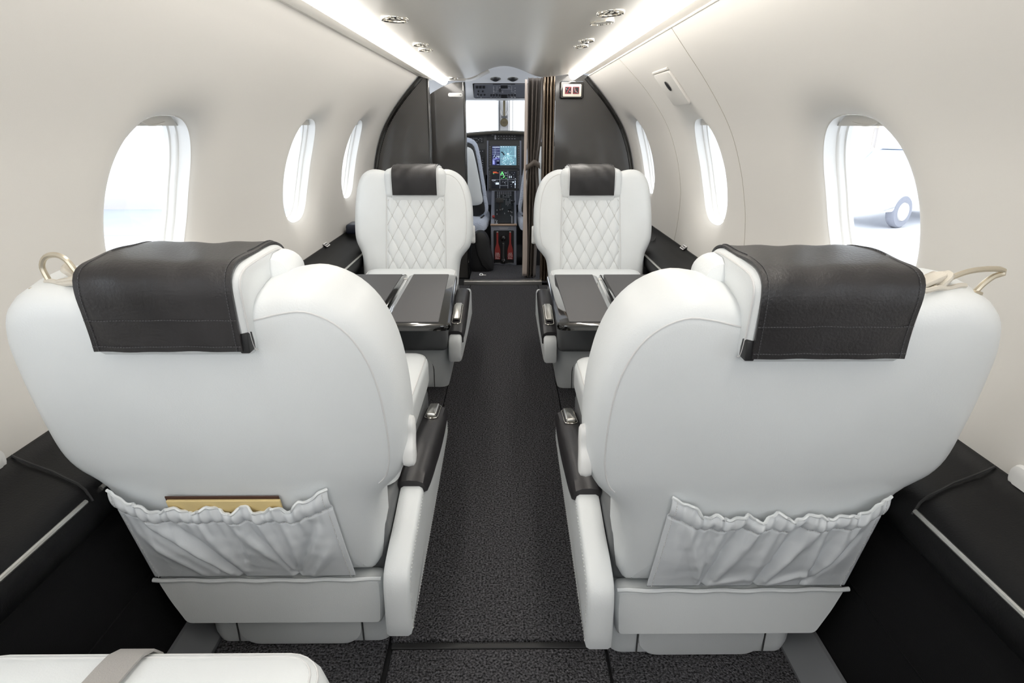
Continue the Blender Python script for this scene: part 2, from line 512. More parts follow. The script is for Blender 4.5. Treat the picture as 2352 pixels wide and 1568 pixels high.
# ------------------------------------------------------------------ ceiling
CEIL = [(-.497, 1.236), (-.47, 1.226), (-.44, 1.219), (-.36, 1.217), (-.28, 1.215), (-.225, 1.213), (-.19, 1.217), (-.15, 1.231), (-.10, 1.254), (-.05, 1.270), (0, 1.277),
        (.05, 1.272), (.10, 1.257), (.15, 1.237), (.19, 1.224), (.225, 1.220), (.28, 1.224), (.36, 1.234), (.44, 1.240), (.47, 1.238), (.497, 1.236)]
CSP = [Vector((p.x, p.y)) for p in spline([Vector(p) for p in CEIL], 121, closed=False)]
def ceil_pt(f, Y):
    """f 0..1 from the left seam to the right seam"""
    g = f * (len(CSP) - 1); i = min(int(g), len(CSP) - 2); p = CSP[i].lerp(CSP[i + 1], g - i)
    x, z = p.x, p.y
    if abs(x) < .225 and z > 1.219:
        k = max(0, min(1, (Y - 1.2) / 2.4)); z = 1.219 + (z - 1.219) * (.55 + .45 * k)
    return Vector((XC + x, Y, z))
bm = new()
ny = 48
for a, b, x0, x1 in ((-.9, 3.74, 0, 1), (3.74, 4.0, 0, .42)):
    n = max(2, int((b - a) / .1))
    grid(bm, lambda i, j: ceil_pt(x0 + (x1 - x0) * j / 120, a + (b - a) * i / n), n, 120)
bmesh.ops.remove_doubles(bm, verts=bm.verts, dist=.0003)
ceiling = obj('ceiling', bm, M['ceil'], angle=60)
so = ceiling.modifiers.new('thickness', 'SOLIDIFY'); so.thickness = .012; so.offset = 1
tag(ceiling, kind='structure')
# bead along the joint of wall and headliner
for sd, ye in ((-1, 3.86), (1, 3.86)):
    bm = new(); tube(bm, [(XC + sd * .494, -.9, 1.236), (XC + sd * .494, ye, 1.236)], .004, 8)
    tag(obj('trim_%d' % (1 if sd < 0 else 2), bm, M['ceil']), kind='structure')

def strip(x, z, y1, label):
    root = empty('ceiling_light_strip', (x, (y1 - .9) / 2, z), label, 'ceiling light', 'long lit strips along the headliner')
    inv = Matrix.Translation(-Vector(root.location))
    bm = new(); w = .0255; prof = []
    for k in range(13):
        t = PI * k / 12; prof.append((w * math.cos(t), -.027 * math.sin(t)))
    rings = []
    ys = [-.85, y1 - .05, y1 - .03, y1 - .015, y1 - .005, y1]
    for q, y in enumerate(ys):
        f = 1 if y <= y1 - .05 else math.sqrt(max(0.02, 1 - ((y - (y1 - .05)) / .05) ** 2))
        rings.append([bm.verts.new(inv @ Vector((x + a * f, y, z + b * f))) for a, b in prof])
    for A, B in zip(rings, rings[1:]):
        for k in range(12): bm.faces.new((A[k], A[k + 1], B[k + 1], B[k]))
    bm.faces.new(rings[-1])
    obj('diffuser', bm, M['lamp'], root)
    bm = new()
    rbox(bm, -w - .004, w + .004, -.85 - (y1 - .9) / 2, y1 - .01 - (y1 - .9) / 2, .0005, .010, .001)
    obj('channel', bm, M['ceil'], root)
strip(-.380, 1.2175, 4.012, 'long glowing light strip on the headliner over the left seats')
strip(.382, 1.2375, 3.866, 'long glowing light strip on the headliner over the right seats')

def ceil_z(x):
    x = x - XC
    for (a, za), (b, zb) in zip(CEIL, CEIL[1:]):
        if a <= x <= b:
            t = (x - a) / (b - a); return za + (zb - za) * t, math.atan2(zb - za, b - a)
    return 1.23, 0
def downlight(x, y, r, label, kind='lamp', cat='reading light', group=None):
    z, sl = ceil_z(x)
    ax = Vector((math.sin(sl), 0, -math.cos(sl)))
    root = empty('downlight' if kind == 'lamp' else 'air_vent' if kind == 'vent' else 'speaker', (x, y, z), label, cat, group)
    bm = new(); lathe(bm, [(r * 1.0, -.002), (r * 1.0, .004), (r * .93, .007), (r * .82, .005), (r * .80, -.002)] if kind != 'speaker' else [(r, -.002), (r, .005), (r * .93, .006), (r * .9, .003)], (0, 0, 0), ax, 40)
    obj('bezel', bm, M['chrome'], root)
    bm = new()
    if kind == 'lamp':
        lathe(bm, [(r * .80, .002), (r * .62, -.004), (r * .45, -.010)], (0, 0, 0), ax, 40); obj('reflector', bm, M['chrome'], root)
        bm = new(); lathe(bm, [(r * .47, -.009), (r * .40, -.002), (r * .2, .001), (.0005, .0015)], (0, 0, 0), ax, 32); obj('lens', bm, M['spot'], root)
    elif kind == 'vent':
        lathe(bm, [(r * .80, .000), (r * .55, .006), (r * .35, .004), (r * .3, .010), (.0005, .011)], (0, 0, 0), ax, 32); obj('nozzle', bm, M['satin'], root)
        bm = new(); lathe(bm, [(r * .20, .0112), (r * .1, .013), (.0005, .0132)], (0, 0, 0), ax, 20); obj('knob', bm, M['dark'], root)
    else:
        lathe(bm, [(r * .92, .003), (r * .5, .0045), (.0005, .005)], (0, 0, 0), ax, 40); obj('cover', bm, M['ceil'], root)
downlight(-.275, 1.671, .034, 'large round chrome reading light nearest the camera on the left of the headliner')
downlight(-.279, 2.178, .0255, 'small chrome reading light on the left, the one nearer the camera of a pair')
downlight(-.282, 2.328, .0255, 'small chrome reading light on the left, the one nearer the cockpit of a pair')
downlight(.248, 1.637, .034, 'large round chrome reading light on the right beside the plain white disc')
downlight(.249, 1.780, .032, 'plain white disc with thin chrome ring on the right of the headliner', 'speaker', 'ceiling speaker')
downlight(.253, 2.152, .0255, 'small chrome air nozzle with a dark centre on the right of the headliner', 'vent', 'air vent')
downlight(.252, 2.300, .0255, 'small chrome reading light on the right just beyond the air nozzle')
downlight(-.302, 3.72, .026, 'small flush chrome light on the left of the headliner beside the doorway')

# ------------------------------------------------------------------ floor
bm = new(); rbox(bm, XC - .82, XC + .82, -.9, 5.4, -.06, -.012)
tag(obj('floor', bm, M['dark'], smooth=False), kind='structure')
def mat_piece(x0, x1, y0, y1, label, skew=0.0):
    bm = new()
    vs = rbox(bm, x0, x1, y0, y1, -.012, 0, .004, 2)
    o = obj('carpet', bm, M['carpet']); return tag(o, label, 'carpet')
mat_piece(-.236, .192, .947, 3.797, 'long charcoal carpet runner down the aisle between the seats')
mat_piece(-.228, .189, -.85, .926, 'charcoal carpet piece at the camera end of the aisle, before the seam')
mat_piece(-.575, -.239, -.85, 3.797, 'charcoal carpet strip under the left row of seats')
mat_piece(.195, .55, -.85, 3.797, 'charcoal carpet strip under the right row of seats')
mat_piece(-.25, .30, 3.85, 4.335, 'charcoal carpet in the cockpit beyond the metal threshold').location.z = .012
bm = new(); rbox(bm, -.232, .19, .928, .944, -.012, -.001, .003)
dashes(bm, [(-.23, .9405, -.001), (.188, .9405, -.001)], 90, .003, .0008, (0, 0, 1))
tag(obj('carpet_binding', bm, M['dark']), 'dark stitched binding strip across the aisle carpet', 'carpet edge')
th = empty('threshold', (-.03, 3.822, 0), 'brushed metal threshold strip across the cockpit doorway', 'threshold')
bm = new(); rbox(bm, -.25, .25, -.022, .025, -.012, .026, .004)
obj('plate', bm, M['steel'], th)
bm = new()
for k in range(6):
    bm = new(); lathe(bm, [(.004, 0), (.003, .0012), (.0005, .0014)], (-.2 + .08 * k, .0, .0255), (0, 0, 1), 10); obj('screw', bm, M['chrome'], th)

bm = new(); rbox(bm, XC - .79, XC + .79, -.62, -.55, -.012, .58)  # unseen low wall, added to block light from behind near the floor
tag(obj('rear_light_blocker', bm, M['kick'], smooth=False), kind='structure')

# rails at the foot of the side panels
for sd, lb in ((-1, 'grey painted floor rail along the foot of the left side panel'), (1, 'grey painted floor rail along the foot of the right side panel')):
    bm = new()
    P = [(.613, .0), (.613, .048), (.606, .048), (.556, .006), (.556, -.012), (.613, -.012)]
    vs = [[bm.verts.new((XC + sd * x, y, z)) for x, z in P] for y in (-.85, 3.85)]
    for k in range(6): bm.faces.new((vs[0][k], vs[0][(k + 1) % 6], vs[1][(k + 1) % 6], vs[1][k]))
    bm.faces.new(vs[0]); bm.faces.new(vs[1])
    tag(obj('floor_rail', bm, M['rail'], smooth=False), lb, 'floor rail')

# ------------------------------------------------------------------ side consoles (dark ledges)
def console(sd, label):
    root = empty('side_console', (XC + sd * .7, 1.5, 0), label, 'side console')
    inv = Matrix.Translation(-Vector(root.location))
    top = [(.806, .30), (.806, .453), (.796, .4545), (.79, .447), (.775, .438), (.74, .431), (.69, .426), (.662, .421), (.648, .412), (.640, .399), (.638, .385), (.642, .366), (.655, .345), (.665, .335), (.668, .30)]
    bm = new()
    vs = [[bm.verts.new(inv @ Vector((XC + sd * x, y, z))) for x, z in top] for y in (-.85, 0, .84, 1.6, 2.4, 3.2, 3.84)]
    for A, B in zip(vs, vs[1:]):
        for k in range(len(top) - 1): bm.faces.new((A[k], A[k + 1], B[k + 1], B[k]))
    bm.faces.new(vs[-1]); bm.faces.new(vs[0])
    obj('armrest_top', bm, M['console_leather'], root)
    bm = new()
    low = [(.80, .34), (.664, .34), (.655, .30), (.615, .05), (.615, -.01), (.80, -.01)]
    vs = [[bm.verts.new(inv @ Vector((XC + sd * x, y, z))) for x, z in low] for y in (-.85, 3.83)]
    for k in range(6): bm.faces.new((vs[0][k], vs[0][(k + 1) % 6], vs[1][(k + 1) % 6], vs[1][k]))
    bm.faces.new(vs[0]); bm.faces.new(vs[1])
    obj('lower_panel', bm, M['kick'], root, smooth=False)
    for y0, y1 in ((.25, .825 if sd < 0 else .79), (.862, 3.5)):
        bm = new(); rr = [(XC + sd * .6455, y0 + (y1 - y0) * k / 10, .4095) for k in range(11)]
        tube(bm, [inv @ Vector(p) for p in rr], .0042, 8)
        obj('trim_bead', bm, M['satin'], root)
    bm = new()
    c = [(.642, .835, .404), (.655, .842, .4205), (.672, .85, .4275), (.70, .862, .431), (.725, .874, .434), (.75, .882, .4375), (.768, .886, .442), (.785, .888, .449), (.797, .887, .457)]
    tube(bm, [inv @ Vector((XC + sd * a, b + (0 if sd < 0 else -.045), z)) for a, b, z in c], .0022, 6)
    obj('welt', bm, M['dark'], root)
    bm = new()
    tube(bm, [inv @ Vector((XC + sd * (.613 + .047 * k / 8), .99 - .05 * k / 8, .05 + .27 * k / 8)) for k in range(9)], .0012, 5)
    tube(bm, [inv @ Vector((XC + sd * .6375, .3 + 1.2 * k / 8, .19)) for k in range(9)], .0012, 5)
    obj('panel_seam', bm, M['console_leather'], root)
    return root, inv
conL, invL = console(-1, 'long black leather side console under the left windows')
conR, invR = console(1, 'long black leather side console under the right windows')
# small silver placards at the wall edge of the consoles
def placard(sd, y, label):
    root = empty('placard', (XC + sd * .797, y, .4555), label, 'placard')
    mt = Matrix.Rotation(-sd * math.radians(38), 4, 'Y') @ Matrix.Rotation(sd * PI / 2 * -1, 4, 'Z')
    bm = new(); slab(bm, rrect(-.028, .028, -.011, .011, .005), lambda a, b, d: mt @ Vector((a, b, d)), .004, .0055)
    obj('plate', bm, M['dark'], root)
    bm = new()
    o = rrect(-.028, .028, -.011, .011, .005); i = rrect(-.024, .024, -.007, .007, .003)
    A = [bm.verts.new(mt @ Vector((p.x, p.y, .0062))) for p in o]; B = [bm.verts.new(mt @ Vector((p.x, p.y, .0062))) for p in i]
    for k in range(len(A)): bm.faces.new((A[k], A[(k + 1) % len(A)], B[(k + 1) % len(A)], B[k]))
    obj('border', bm, M['mark'], root, smooth=False)
    bm = new()
    for k in range(5): boxat(bm, (-.017 + .0085 * k, 0, .0062), (.005, .006, .0004), 0, 1, mt)
    obj('marking', bm, M['mark'], root, smooth=False)
placard(-1, 2.735, 'small white outlined placard on the left console by the second window')
placard(1, 2.66, 'small white outlined placard on the right console below the hatch')
bm = new()
tube(bm, [(.735, 3.02, .442), (.715, 2.96, .436), (.70, 2.93, .436), (.69, 2.95, .437), (.70, 3.0, .436)], .0025, 6)
tag(obj('cable_loop', bm, M['dark']), 'thin black cable loop lying on the right console beside the far seat', 'cable')
tb = empty('latch_block', (-.78, 3.12, .449), 'small dark blue moulded block on the left console against the far seat', 'console fitting')
bm = new(); rbox(bm, -.03, .07, -.06, .06, .0, .05, .015); obj('body', bm, mat('navy plastic', (.02, .025, .045), .4), tb)
bm = new(); rbox(bm, .07, .08, -.02, .02, .01, .035, .003); obj('clip', bm, M['satin'], tb)

# ------------------------------------------------------------------ cabin seats
SLOPE = .27
def yrear(z): return -.03 - SLOPE * (z - .19)

def seat(name, loc, rz, s, label, hc=0.0, hdy=0.0, hz=0.0, wo=0.0, pocket=None, lever=(.35, .53), near=True):
    """local axes: +y the way the sitter faces, x*s > 0 the aisle side"""
    root = empty(name, loc, label, 'cabin seat', 'four white leather club seats', rz=rz)
    L = M['leather']
    X = lambda x: s * x
    # base plinth
    bm = new(); ol = rrect(-.1825, .1825, 0, .57, .035)
    slab(bm, ol, lambda a, b, d: Vector((X(a), b, d)), .0, .172, .008)
    base = obj('base', bm, M['leather'], root)
    for yy, d0, nm in ((-.001, -1, 'rear'), (.571, 1, 'front')):
        bm = new(); ol = rrect(-.122, .122, -.06, .125, .05)
        pts = [Vector((X(p.x), yy + d0 * .0002, max(.004, p.y))) for p in ol if p.y > -.0]
        pts = [Vector((X(.122), yy, .003))] + pts[:14] + [Vector((X(-.122), yy, .003))]
        tube(bm, pts, .0016, 6); obj('panel_seam', bm, M['groove'], base)
        bm = new(); slab(bm, [Vector((p.x * .985, p.y * .985 + .001)) for p in rrect(-.122, .122, .002, .125, .04)], lambda a, b, d: Vector((X(a), yy + d0 * d, b)), -.004, .0025, .002)
        obj('access_panel', bm, M['leather'], base)
    # pan
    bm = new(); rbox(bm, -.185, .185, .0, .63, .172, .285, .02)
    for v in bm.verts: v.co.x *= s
    obj('seat_pan', bm, M['pan'], root)['label'] = 'grey leather pan under the cushion, darkened for the shade there'
    # rear skirt
    if True:
        bm = new()
        ol = [Vector(p) for p in ((-.198, .083), (.172, .083), (.176, .140), (.176, .187), (-.238, .189), (-.222, .140))]
        pts = []; r_ = .014
        for k6 in range(6):
            p, a, b = ol[k6], ol[k6 - 1], ol[(k6 + 1) % 6]
            d0 = (a - p).normalized(); d1 = (b - p).normalized()
            pts += [(p + d0 * r_) * (1 - t) ** 2 + p * 2 * t * (1 - t) + (p + d1 * r_) * t * t for t in [q / 5 for q in range(6)]]
        slab(bm, pts, lambda a, b, d: Vector((X(a), -.036 + d, b)), 0, .04, .006)
        sk = obj('rear_skirt', bm, M['leather'], root)
        bm = new()
        tube(bm, [(X(-.238 + .414 * k / 24), -.037 - .0015 * math.sin(k * 1.3), .190 - .0025 * math.sin(PI * k / 24)) for k in range(25)], .0042, 8)
        obj('piping', bm, M['leather'], sk)
    # cushion
    bm = new(); ol = rrect(-.205, .188, .10, .675, .05)
    pillow(bm, ol, lambda a, b, d: Vector((X(a), b, .278 + d + .02 * max(0, (.4 - b)) )), [(.012, 0), (.003, .006), (0, .02), (0, .065), (.003, .077), (.012, .085), (.026, .089)], crown1=.008)
    cu = obj('seat_cushion', bm, L, root)
    bm = new()
    tube(bm, [(X(p.x), p.y, .278 + .083 + .02 * max(0, .4 - p.y)) for p in inset2(ol, .008)], .0018, 6, closed=True)
    obj('piping', bm, M['piping'], cu)
    # backrest
    ctrl = [(-.17, .192), (-.05, .192), (.09, .192), (.155, .193), (.170, .202), (.175, .225), (.179, .27), (.184, .33), (.192, .375), (.210, .402), (.234, .432), (.246, .48), (.249, .54), (.246, .61), (.236, .665), (.216, .712), (.185, .745), (.145, .762), (.105, .759), (.06, .748),
            (0, .742), (-.06, .742), (-.12, .748), (-.165, .761), (-.208, .760), (-.243, .738), (-.264, .695), (-.274, .63), (-.279, .56), (-.279, .49), (-.272, .450), (-.258, .420), (-.248, .392), (-.245, .34), (-.243, .26), (-.240, .207), (-.226, .194)]
    ctrl = [(x - wo * max(0, min(1, (-x - .1) / .12)) * max(0, min(1, (z - .415) / .05)), z) for x, z in ctrl]
    ol = spline([Vector(p) for p in ctrl], 150)
    cen = Vector((-.015, .46))
    T = .145
    fm = lambda a, b, d: Vector((X(a), yrear(b) + d, b + d * SLOPE * .6))
    bm = new()
    pillow(bm, ol, fm, [(.034, -.001), (.022, .0025), (.012, .0085), (.005, .018), (0, .034), (-.002, .07), (0, .105), (.005, .124), (.013, .135), (.024, .142), (.036, T)], crown0=.012, crown1=.0, centre=cen)
    bk = obj('backrest', bm, L, root, angle=50)
    for d_ in (.0022, T - .003):
        bm = new(); tube(bm, [fm(p.x, p.y, d_) for p in inset2(ol, .0235)[42:118] if p.x > -.10], .0015, 6); obj('seam', bm, M['piping'], bk)
    # quilted insert on the front of the backrest
    bm = new(); nu, nv = 84, 120
    def qp(i, j):
        u = i / nu; v = j / nv
        hw = .135 + (.128 - .135) * v
        x = (u * 2 - 1) * hw; z = .30 + (.672 - .30) * v
        a = x / .052 + z / .094; b = x / .052 - z / .094
        pf = (abs(math.sin(PI * a)) * abs(math.sin(PI * b))) ** .27
        tri = .60 + .028 * abs(((x / .052 + .5) % 1) * 2 - 1) * 1.4
        if z > tri: pf = pf * max(.0, 1 - (z - tri) / .02) + .75 * min(1, (z - tri) / .02)
        e = min(1, min(u, 1 - u, v, 1 - v) * 16)
        return fm(x, z, T - .006 + .0125 * e ** .5 * (.40 + .60 * pf))
    grid(bm, qp, nu, nv)
    obj('quilted_insert', bm, L, bk, angle=180)
    bm = new()
    for fam in (1, -1):
        for n_ in range(-14, 20):
            pts = []
            for k in range(0, 61):
                z = .302 + (.662 - .302) * k / 60; x = fam * .052 * (n_ - z / .094)
                hw = .135 - .007 * (z - .30) / .372
                tri = .60 + .028 * abs(((x / .052 + .5) % 1) * 2 - 1) * 1.4
                if abs(x) < hw - .004 and z < tri + .045: pts.append(fm(x, z, T + .0017))
            if len(pts) > 3: tube(bm, pts, .0012, 5)
    obj('quilt_stitching', bm, M['quilt'], bk)
    for sx in (-1, 1):
        bm = new(); tube(bm, [fm(sx * (.135 - .007 * k / 10), .30 + .372 * k / 10, T + .0015) for k in range(11)], .0016, 6); obj('insert_seam', bm, M['piping'], bk)
    # bolsters either side of the insert
    # headrest
    y0, y1, z0, z1 = -.200 + hdy, .0 + hdy, .661, .801
    def hsec(k0, k1, off):     # section of the headrest in the y-z plane, clockwise from the rear bottom
        pts = [(y0 + .045, z0 + .022), (y0 + .014, .70), (y0 + .002, .775), (y0 + .006, .795), (y0 + .022, .806), (y0 + .05, .810), (y1 - .07, .812), (y1 - .035, .808), (y1 - .010, .796), (y1, .772), (y1 - .002, .72), (y1 - .012, z0 + .006), (y1 - .03, z0)]
        return pts
    bm = new()
    sp = [Vector(p) for p in spline([Vector(p) for p in hsec(0, 0, 0)], 60)]
    cc = sum(sp, Vector((0, 0))) / 60
    pillow(bm, sp, lambda a, b, d: Vector((X(hc) + s * d, a, b)), [(.018, -.106), (.006, -.103), (0, -.097), (0, .097), (.006, .103), (.018, .106)], centre=cc)
    hr = obj('headrest', bm, L, root); hr.location.z = -.007 + hz
    for sx in (-1, 1):
        bm = new(); tube(bm, [(X(hc) + sx * .1035, p.x, p.y) for p in inset2(sp, .006)], .0015, 6, closed=True); obj('piping', bm, M['piping'], hr)
    bm = new()
    pillow(bm, rrect(-.136, .136, .668, .803, .03), lambda a, b, d: Vector((X(hc) + s * a, y1 - .095 + d, b)), [(.02, 0), (.006, .006), (0, .02), (0, .058), (.006, .075), (.018, .086)], crown1=.006)
    obj('headrest_wings', bm, L, hr)
    # leather cover over the headrest
    bm = new()
    path = [(y0 + .006, .699), (y0 + .004, .722), (y0 + .001, .755), (y0 - .001, .780), (y0 + .003, .799), (y0 + .018, .809), (y0 + .05, .8125), (y1 - .07, .8135), (y1 - .035, .8095), (y1 - .008, .7975), (y1 + .0025, .772), (y1 + .003, .735), (y1 + .002, .715), (y1 + .000, .692)]
    sp2 = spline([Vector(p) for p in path], 56, closed=False)
    w = .0975; nx = 24
    rnd = random.Random(sum(map(ord, label)))
    ph = [rnd.uniform(0, 6.28) for _ in range(6)]
    def cov(i, j, o):
        p = sp2[j]; t = (sp2[min(55, j + 1)] - sp2[max(0, j - 1)]).normalized(); n = Vector((-t.y, t.x))
        u = i / nx * 2 - 1
        wv = .0012 * math.sin(u * 5 + j * .21 + ph[0]) * math.sin(j * .17 + ph[1]) + .0008 * math.sin(u * 11 + j * .43 + ph[2])
        flare = 0.0
        q = p + n * (o + wv)
        return Vector((X(hc) + s * u * w * (1 - .012 * max(0, 1 - j / 14)), q.x, q.y))
    g0 = grid(bm, lambda i, j: cov(i, j, .0025), nx, 55)
    g1 = grid(bm, lambda i, j: cov(i, j, -.0012), nx, 55)
    def stitch_edges(A, B):
        for k in range(len(A) - 1): bm.faces.new((A[k], A[k + 1], B[k + 1], B[k]))
    stitch_edges(g0[0], g1[0]); stitch_edges(g0[-1], g1[-1]); stitch_edges([r[0] for r in g0], [r[0] for r in g1]); stitch_edges([r[-1] for r in g0], [r[-1] for r in g1])
    cv = obj('headrest_cover', bm, M['black_leather'], hr, angle=60)
    cv['label'] = 'dark leather strap cover folded over the headrest'
    bm = new()
    for sx in (-1, 1):
        for j in range(0, 56):
            if j % 1 == 0:
                p = cov(nx / 2 + sx * nx / 2 * .93, j, .0028); q = cov(nx / 2 + sx * nx / 2 * .93, min(55, j + .0) if False else j, .0028)
        dashes(bm, [cov(nx / 2 * (1 + sx * .93), j, .0030) for j in range(0, 24)], 44, .0026, .0008, (0, -1, .15))
        dashes(bm, [cov(nx / 2 * (1 + sx * .93), j, .0032) for j in range(24, 38)], 24, .0026, .0008, (0, 0, 1))
    for j in (1, 6): dashes(bm, [cov(i, j, .0032) for i in range(nx + 1)], 52, .0026, .0008, (0, -1, 0))
    obj('stitching', bm, mat('dark thread', (.075, .075, .08), .6) if 'dark thread' not in bpy.data.materials else bpy.data.materials['dark thread'], cv)
    bm = new()
    rbox(bm, .092, .1045, y0 + .006, y0 + .026, .695, .722, .002)
    for v in bm.verts: v.co.x = X(hc) + s * v.co.x
    obj('fastener', bm, M['dark'], cv)
    # aisle armrest
    prof = spline([Vector(p) for p in ((-.080, .104), (-.082, .15), (-.078, .205), (-.066, .228), (-.03, .242), (.06, .258), (.16, .276), (.3, .268), (.45, .246), (.58, .226), (.615, .216), (.628, .195), (.632, .16), (.618, .128), (.45, .116), (.2, .106), (-.06, .098))], 90)
    bm = new()
    pillow(bm, prof, lambda a, b, d: Vector((X(.186 + d), a, b)), [(.012, 0), (.004, .002), (0, .008), (0, .040), (.004, .046), (.012, .0485)], centre=Vector((.27, .18)))
    ar = obj('armrest', bm, L, root)
    bm = new(); dashes(bm, [(X(.2345), p.x, p.y) for p in inset2(prof, .012)], 190, .0026, .0008, (s, 0, 0))
    obj('stitching', bm, M['thread'], ar)
    # dark pad
    def ztop(y):
        pts = ((.10, .268), (.16, .276), (.3, .268), (.45, .246), (.58, .226), (.63, .21))
        for (a, za), (b, zb) in zip(pts, pts[1:]):
            if y <= b: return za + (zb - za) * (y - a) / (b - a)
        return pts[-1][1]
    bm = new(); n = 30; ya, yb = .135, .585
    rings = []
    for k in range(n + 1):
        t = k / n; y = ya + (yb - ya) * t; z = ztop(y)
        drop = .010 + .034 * min(1, math.sin(PI * min(1, t * 1.0)) ** .5) if t < .98 else .03
        wide = .006 * math.sin(PI * (.15 + .75 * t))
        xs = [(.184 - wide * .5, z - .012), (.184 - wide * .5, z + .006), (.190, z + .012), (.205, z + .0145), (.222, z + .0135), (.234, z + .008), (.2395 + wide * .4, z - .004), (.2395 + wide * .3, z - drop), (.2345, z - drop - .003), (.225, z - drop)]
        rings.append([bm.verts.new((X(a), y, b)) for a, b in xs])
    for A, B in zip(rings, rings[1:]):
        for k in range(10): bm.faces.new((A[k], A[(k + 1) % 10], B[(k + 1) % 10], B[k]))
    bm.faces.new(rings[0]); bm.faces.new(rings[-1])
    pd = obj('armrest_pad', bm, M['pad'], ar, angle=35); pd['label'] = 'black padded armrest top'
    # recline lever on the pad
    la, lb = lever
    sl = math.atan2(ztop(lb) - ztop(la), lb - la)
    mt = Matrix.Translation((X(.209), (la + lb) / 2, (ztop(la) + ztop(lb)) / 2 + .0145)) @ Matrix.Rotation(sl, 4, 'X')
    hl = (lb - la) / 2
    bm = new(); o_ = rrect(-.0165, .0165, -hl, hl, .013)
    tube(bm, [mt @ Vector((p.x, p.y, .0015)) for p in o_], .0016, 6, closed=True)
    lv = obj('lever_bezel', bm, M['chrome'], ar)
    bm = new()
    slab(bm, rrect(-.0135, .0135, -hl + .005, hl * .70, .006), lambda a, b, d: mt @ Vector((a, b, d + .006 * math.sin(PI * (b + hl) / (2 * hl)))), .0, .010, .004)
    obj('recline_lever', bm, M['satin'], ar)['label'] = 'brushed metal lever in the armrest pad'
    # white handle on the side of the backrest
    bm = new()
    mt = Matrix.Translation((X(.241), yrear(.49) + .045, .487 + .004)) @ Matrix.Rotation(-.16, 4, 'X')
    ol2 = spline([Vector(p) for p in ((-.012, -.040), (.006, -.043), (.016, -.03), (.014, -.008), (.018, .012), (.012, .036), (-.004, .042), (-.014, .03), (-.011, .008), (-.017, -.015))], 44)
    slab(bm, ol2, lambda a, b, d: mt @ Vector((X(d), a, b)), -.004, .017, .006)
    obj('recline_handle', bm, M['frame'], bk)
    # seat belt on the window-side shoulder
    if near:
        bt = empty('shoulder_belt', (X(-.178 if s > 0 else -.195), yrear(.77) + .05, .765)); bt.parent = root
        bm = new()
        for k, (dx, dz, ry, ll) in enumerate(((0, .008, .4, .034), (.012, .005, .1, .045), (-.008, .008, .7, .03))):
            mm = Matrix.Translation((X(dx), .004 * k, dz)) @ Matrix.Rotation(s * ry, 4, 'Y') @ Matrix.Rotation(.3 * k - .2, 4, 'Z')
            slab(bm, rrect(-ll / 2, ll / 2, -.013, .013, .009), lambda a, b, d: mm @ Vector((a, b, d + .012 * math.sin(a * 55 + k))), -.003, .004, .003)
        tube(bm, [(X(-.035 + .006 * k), .0 - .002 * k, .006 + .001 * math.sin(k)) for k in range(14)], .0035, 6)
        obj('webbing', bm, M['strap'], bt)
        bm = new()
        if s > 0:
            ringp = [(-.020, .018), (-.024, .036), (-.016, .050), (.0, .053), (.012, .046), (.020, .032), (.030, .016), (.026, .008)]
            tube(bm, [(X(-.012 + a * .95), .0, b * .95) for a, b in [(p.x, p.y - .009) for p in spline([Vector(p) for p in ringp], 26, closed=False)]], [.0038] * 26, 8)
        else:
            ringp = [(.02, .010), (-.012, .030), (-.04, .040), (-.075, .042), (-.085, .036), (-.07, .030), (-.058, .018), (-.05, .006)]
            tube(bm, [(X(-.005 + a * .9), .0, b * .85) for a, b in [(p.x, p.y - .009) for p in spline([Vector(p) for p in ringp], 26, closed=False)]], [.0038] * 26, 8)
        obj('buckle', bm, M['tan_metal'], bt)
        bm = new(); rbox(bm, X(-.03) - .022, X(-.03) + .022, -.012, .012, -.004, .0, .001)
        obj('anchor_plate', bm, M['tan_metal'], bt)
    if pocket is not None:
        pk_pts = pocket
        (xo0, xi0), (xo1, xi1), zb, zt = pk_pts
        rnd = random.Random(5 if s > 0 else 11)
        ph = [rnd.uniform(0, 6.28) for _ in range(12)]
        if s > 0:
            folds = [((.44, .0), (.24, .80), -.011, .022, .05), ((.39, .06), (.15, .78), .008, .03, .06), ((.47, .1), (.36, .8), .008, .04, .07), ((.33, .08), (.10, .75), -.007, .02, .045), ((.715, .0), (.60, .62), -.011, .022, .05), ((.70, .12), (.50, .8), .007, .04, .08), ((.73, .04), (.90, .72), -.010, .022, .045), ((.75, .16), (.80, .8), .008, .04, .07), ((.70, .1), (.66, .85), .006, .03, .06), ((.80, .03), (.96, .45), .006, .03, .05), ((.52, .75), (.50, .25), -.005, .03, .03), ((.25, .05), (.05, .6), .005, .03, .05)]
        else:
            folds = [((.28, .0), (.34, .85), -.012, .022, .05), ((.25, .08), (.10, .80), .007, .03, .06), ((.26, .05), (.21, .85), -.007, .02, .04), ((.23, .15), (.26, .85), .006, .03, .05), ((.33, .12), (.42, .85), .008, .04, .08), ((.54, .0), (.62, .88), -.011, .02, .045), ((.50, .1), (.50, .8), .007, .04, .07), ((.58, .08), (.70, .85), .008, .03, .06), ((.78, .02), (.80, .85), -.009, .02, .045), ((.76, .12), (.74, .8), .006, .03, .05), ((.80, .05), (.97, .85), -.008, .02, .045), ((.82, .15), (.88, .85), .008, .035, .06), ((.60, .03), (.78, .20), .006, .03, .04), ((.3, .03), (.5, .12), .005, .03, .04)]
        nu, nv = 240, 64
        def base(u, v):
            x = (xo0 + (xo1 - xo0) * v) * (1 - u) + (xi0 + (xi1 - xi0) * v) * u
            return x, zb + (zt - zb) * v
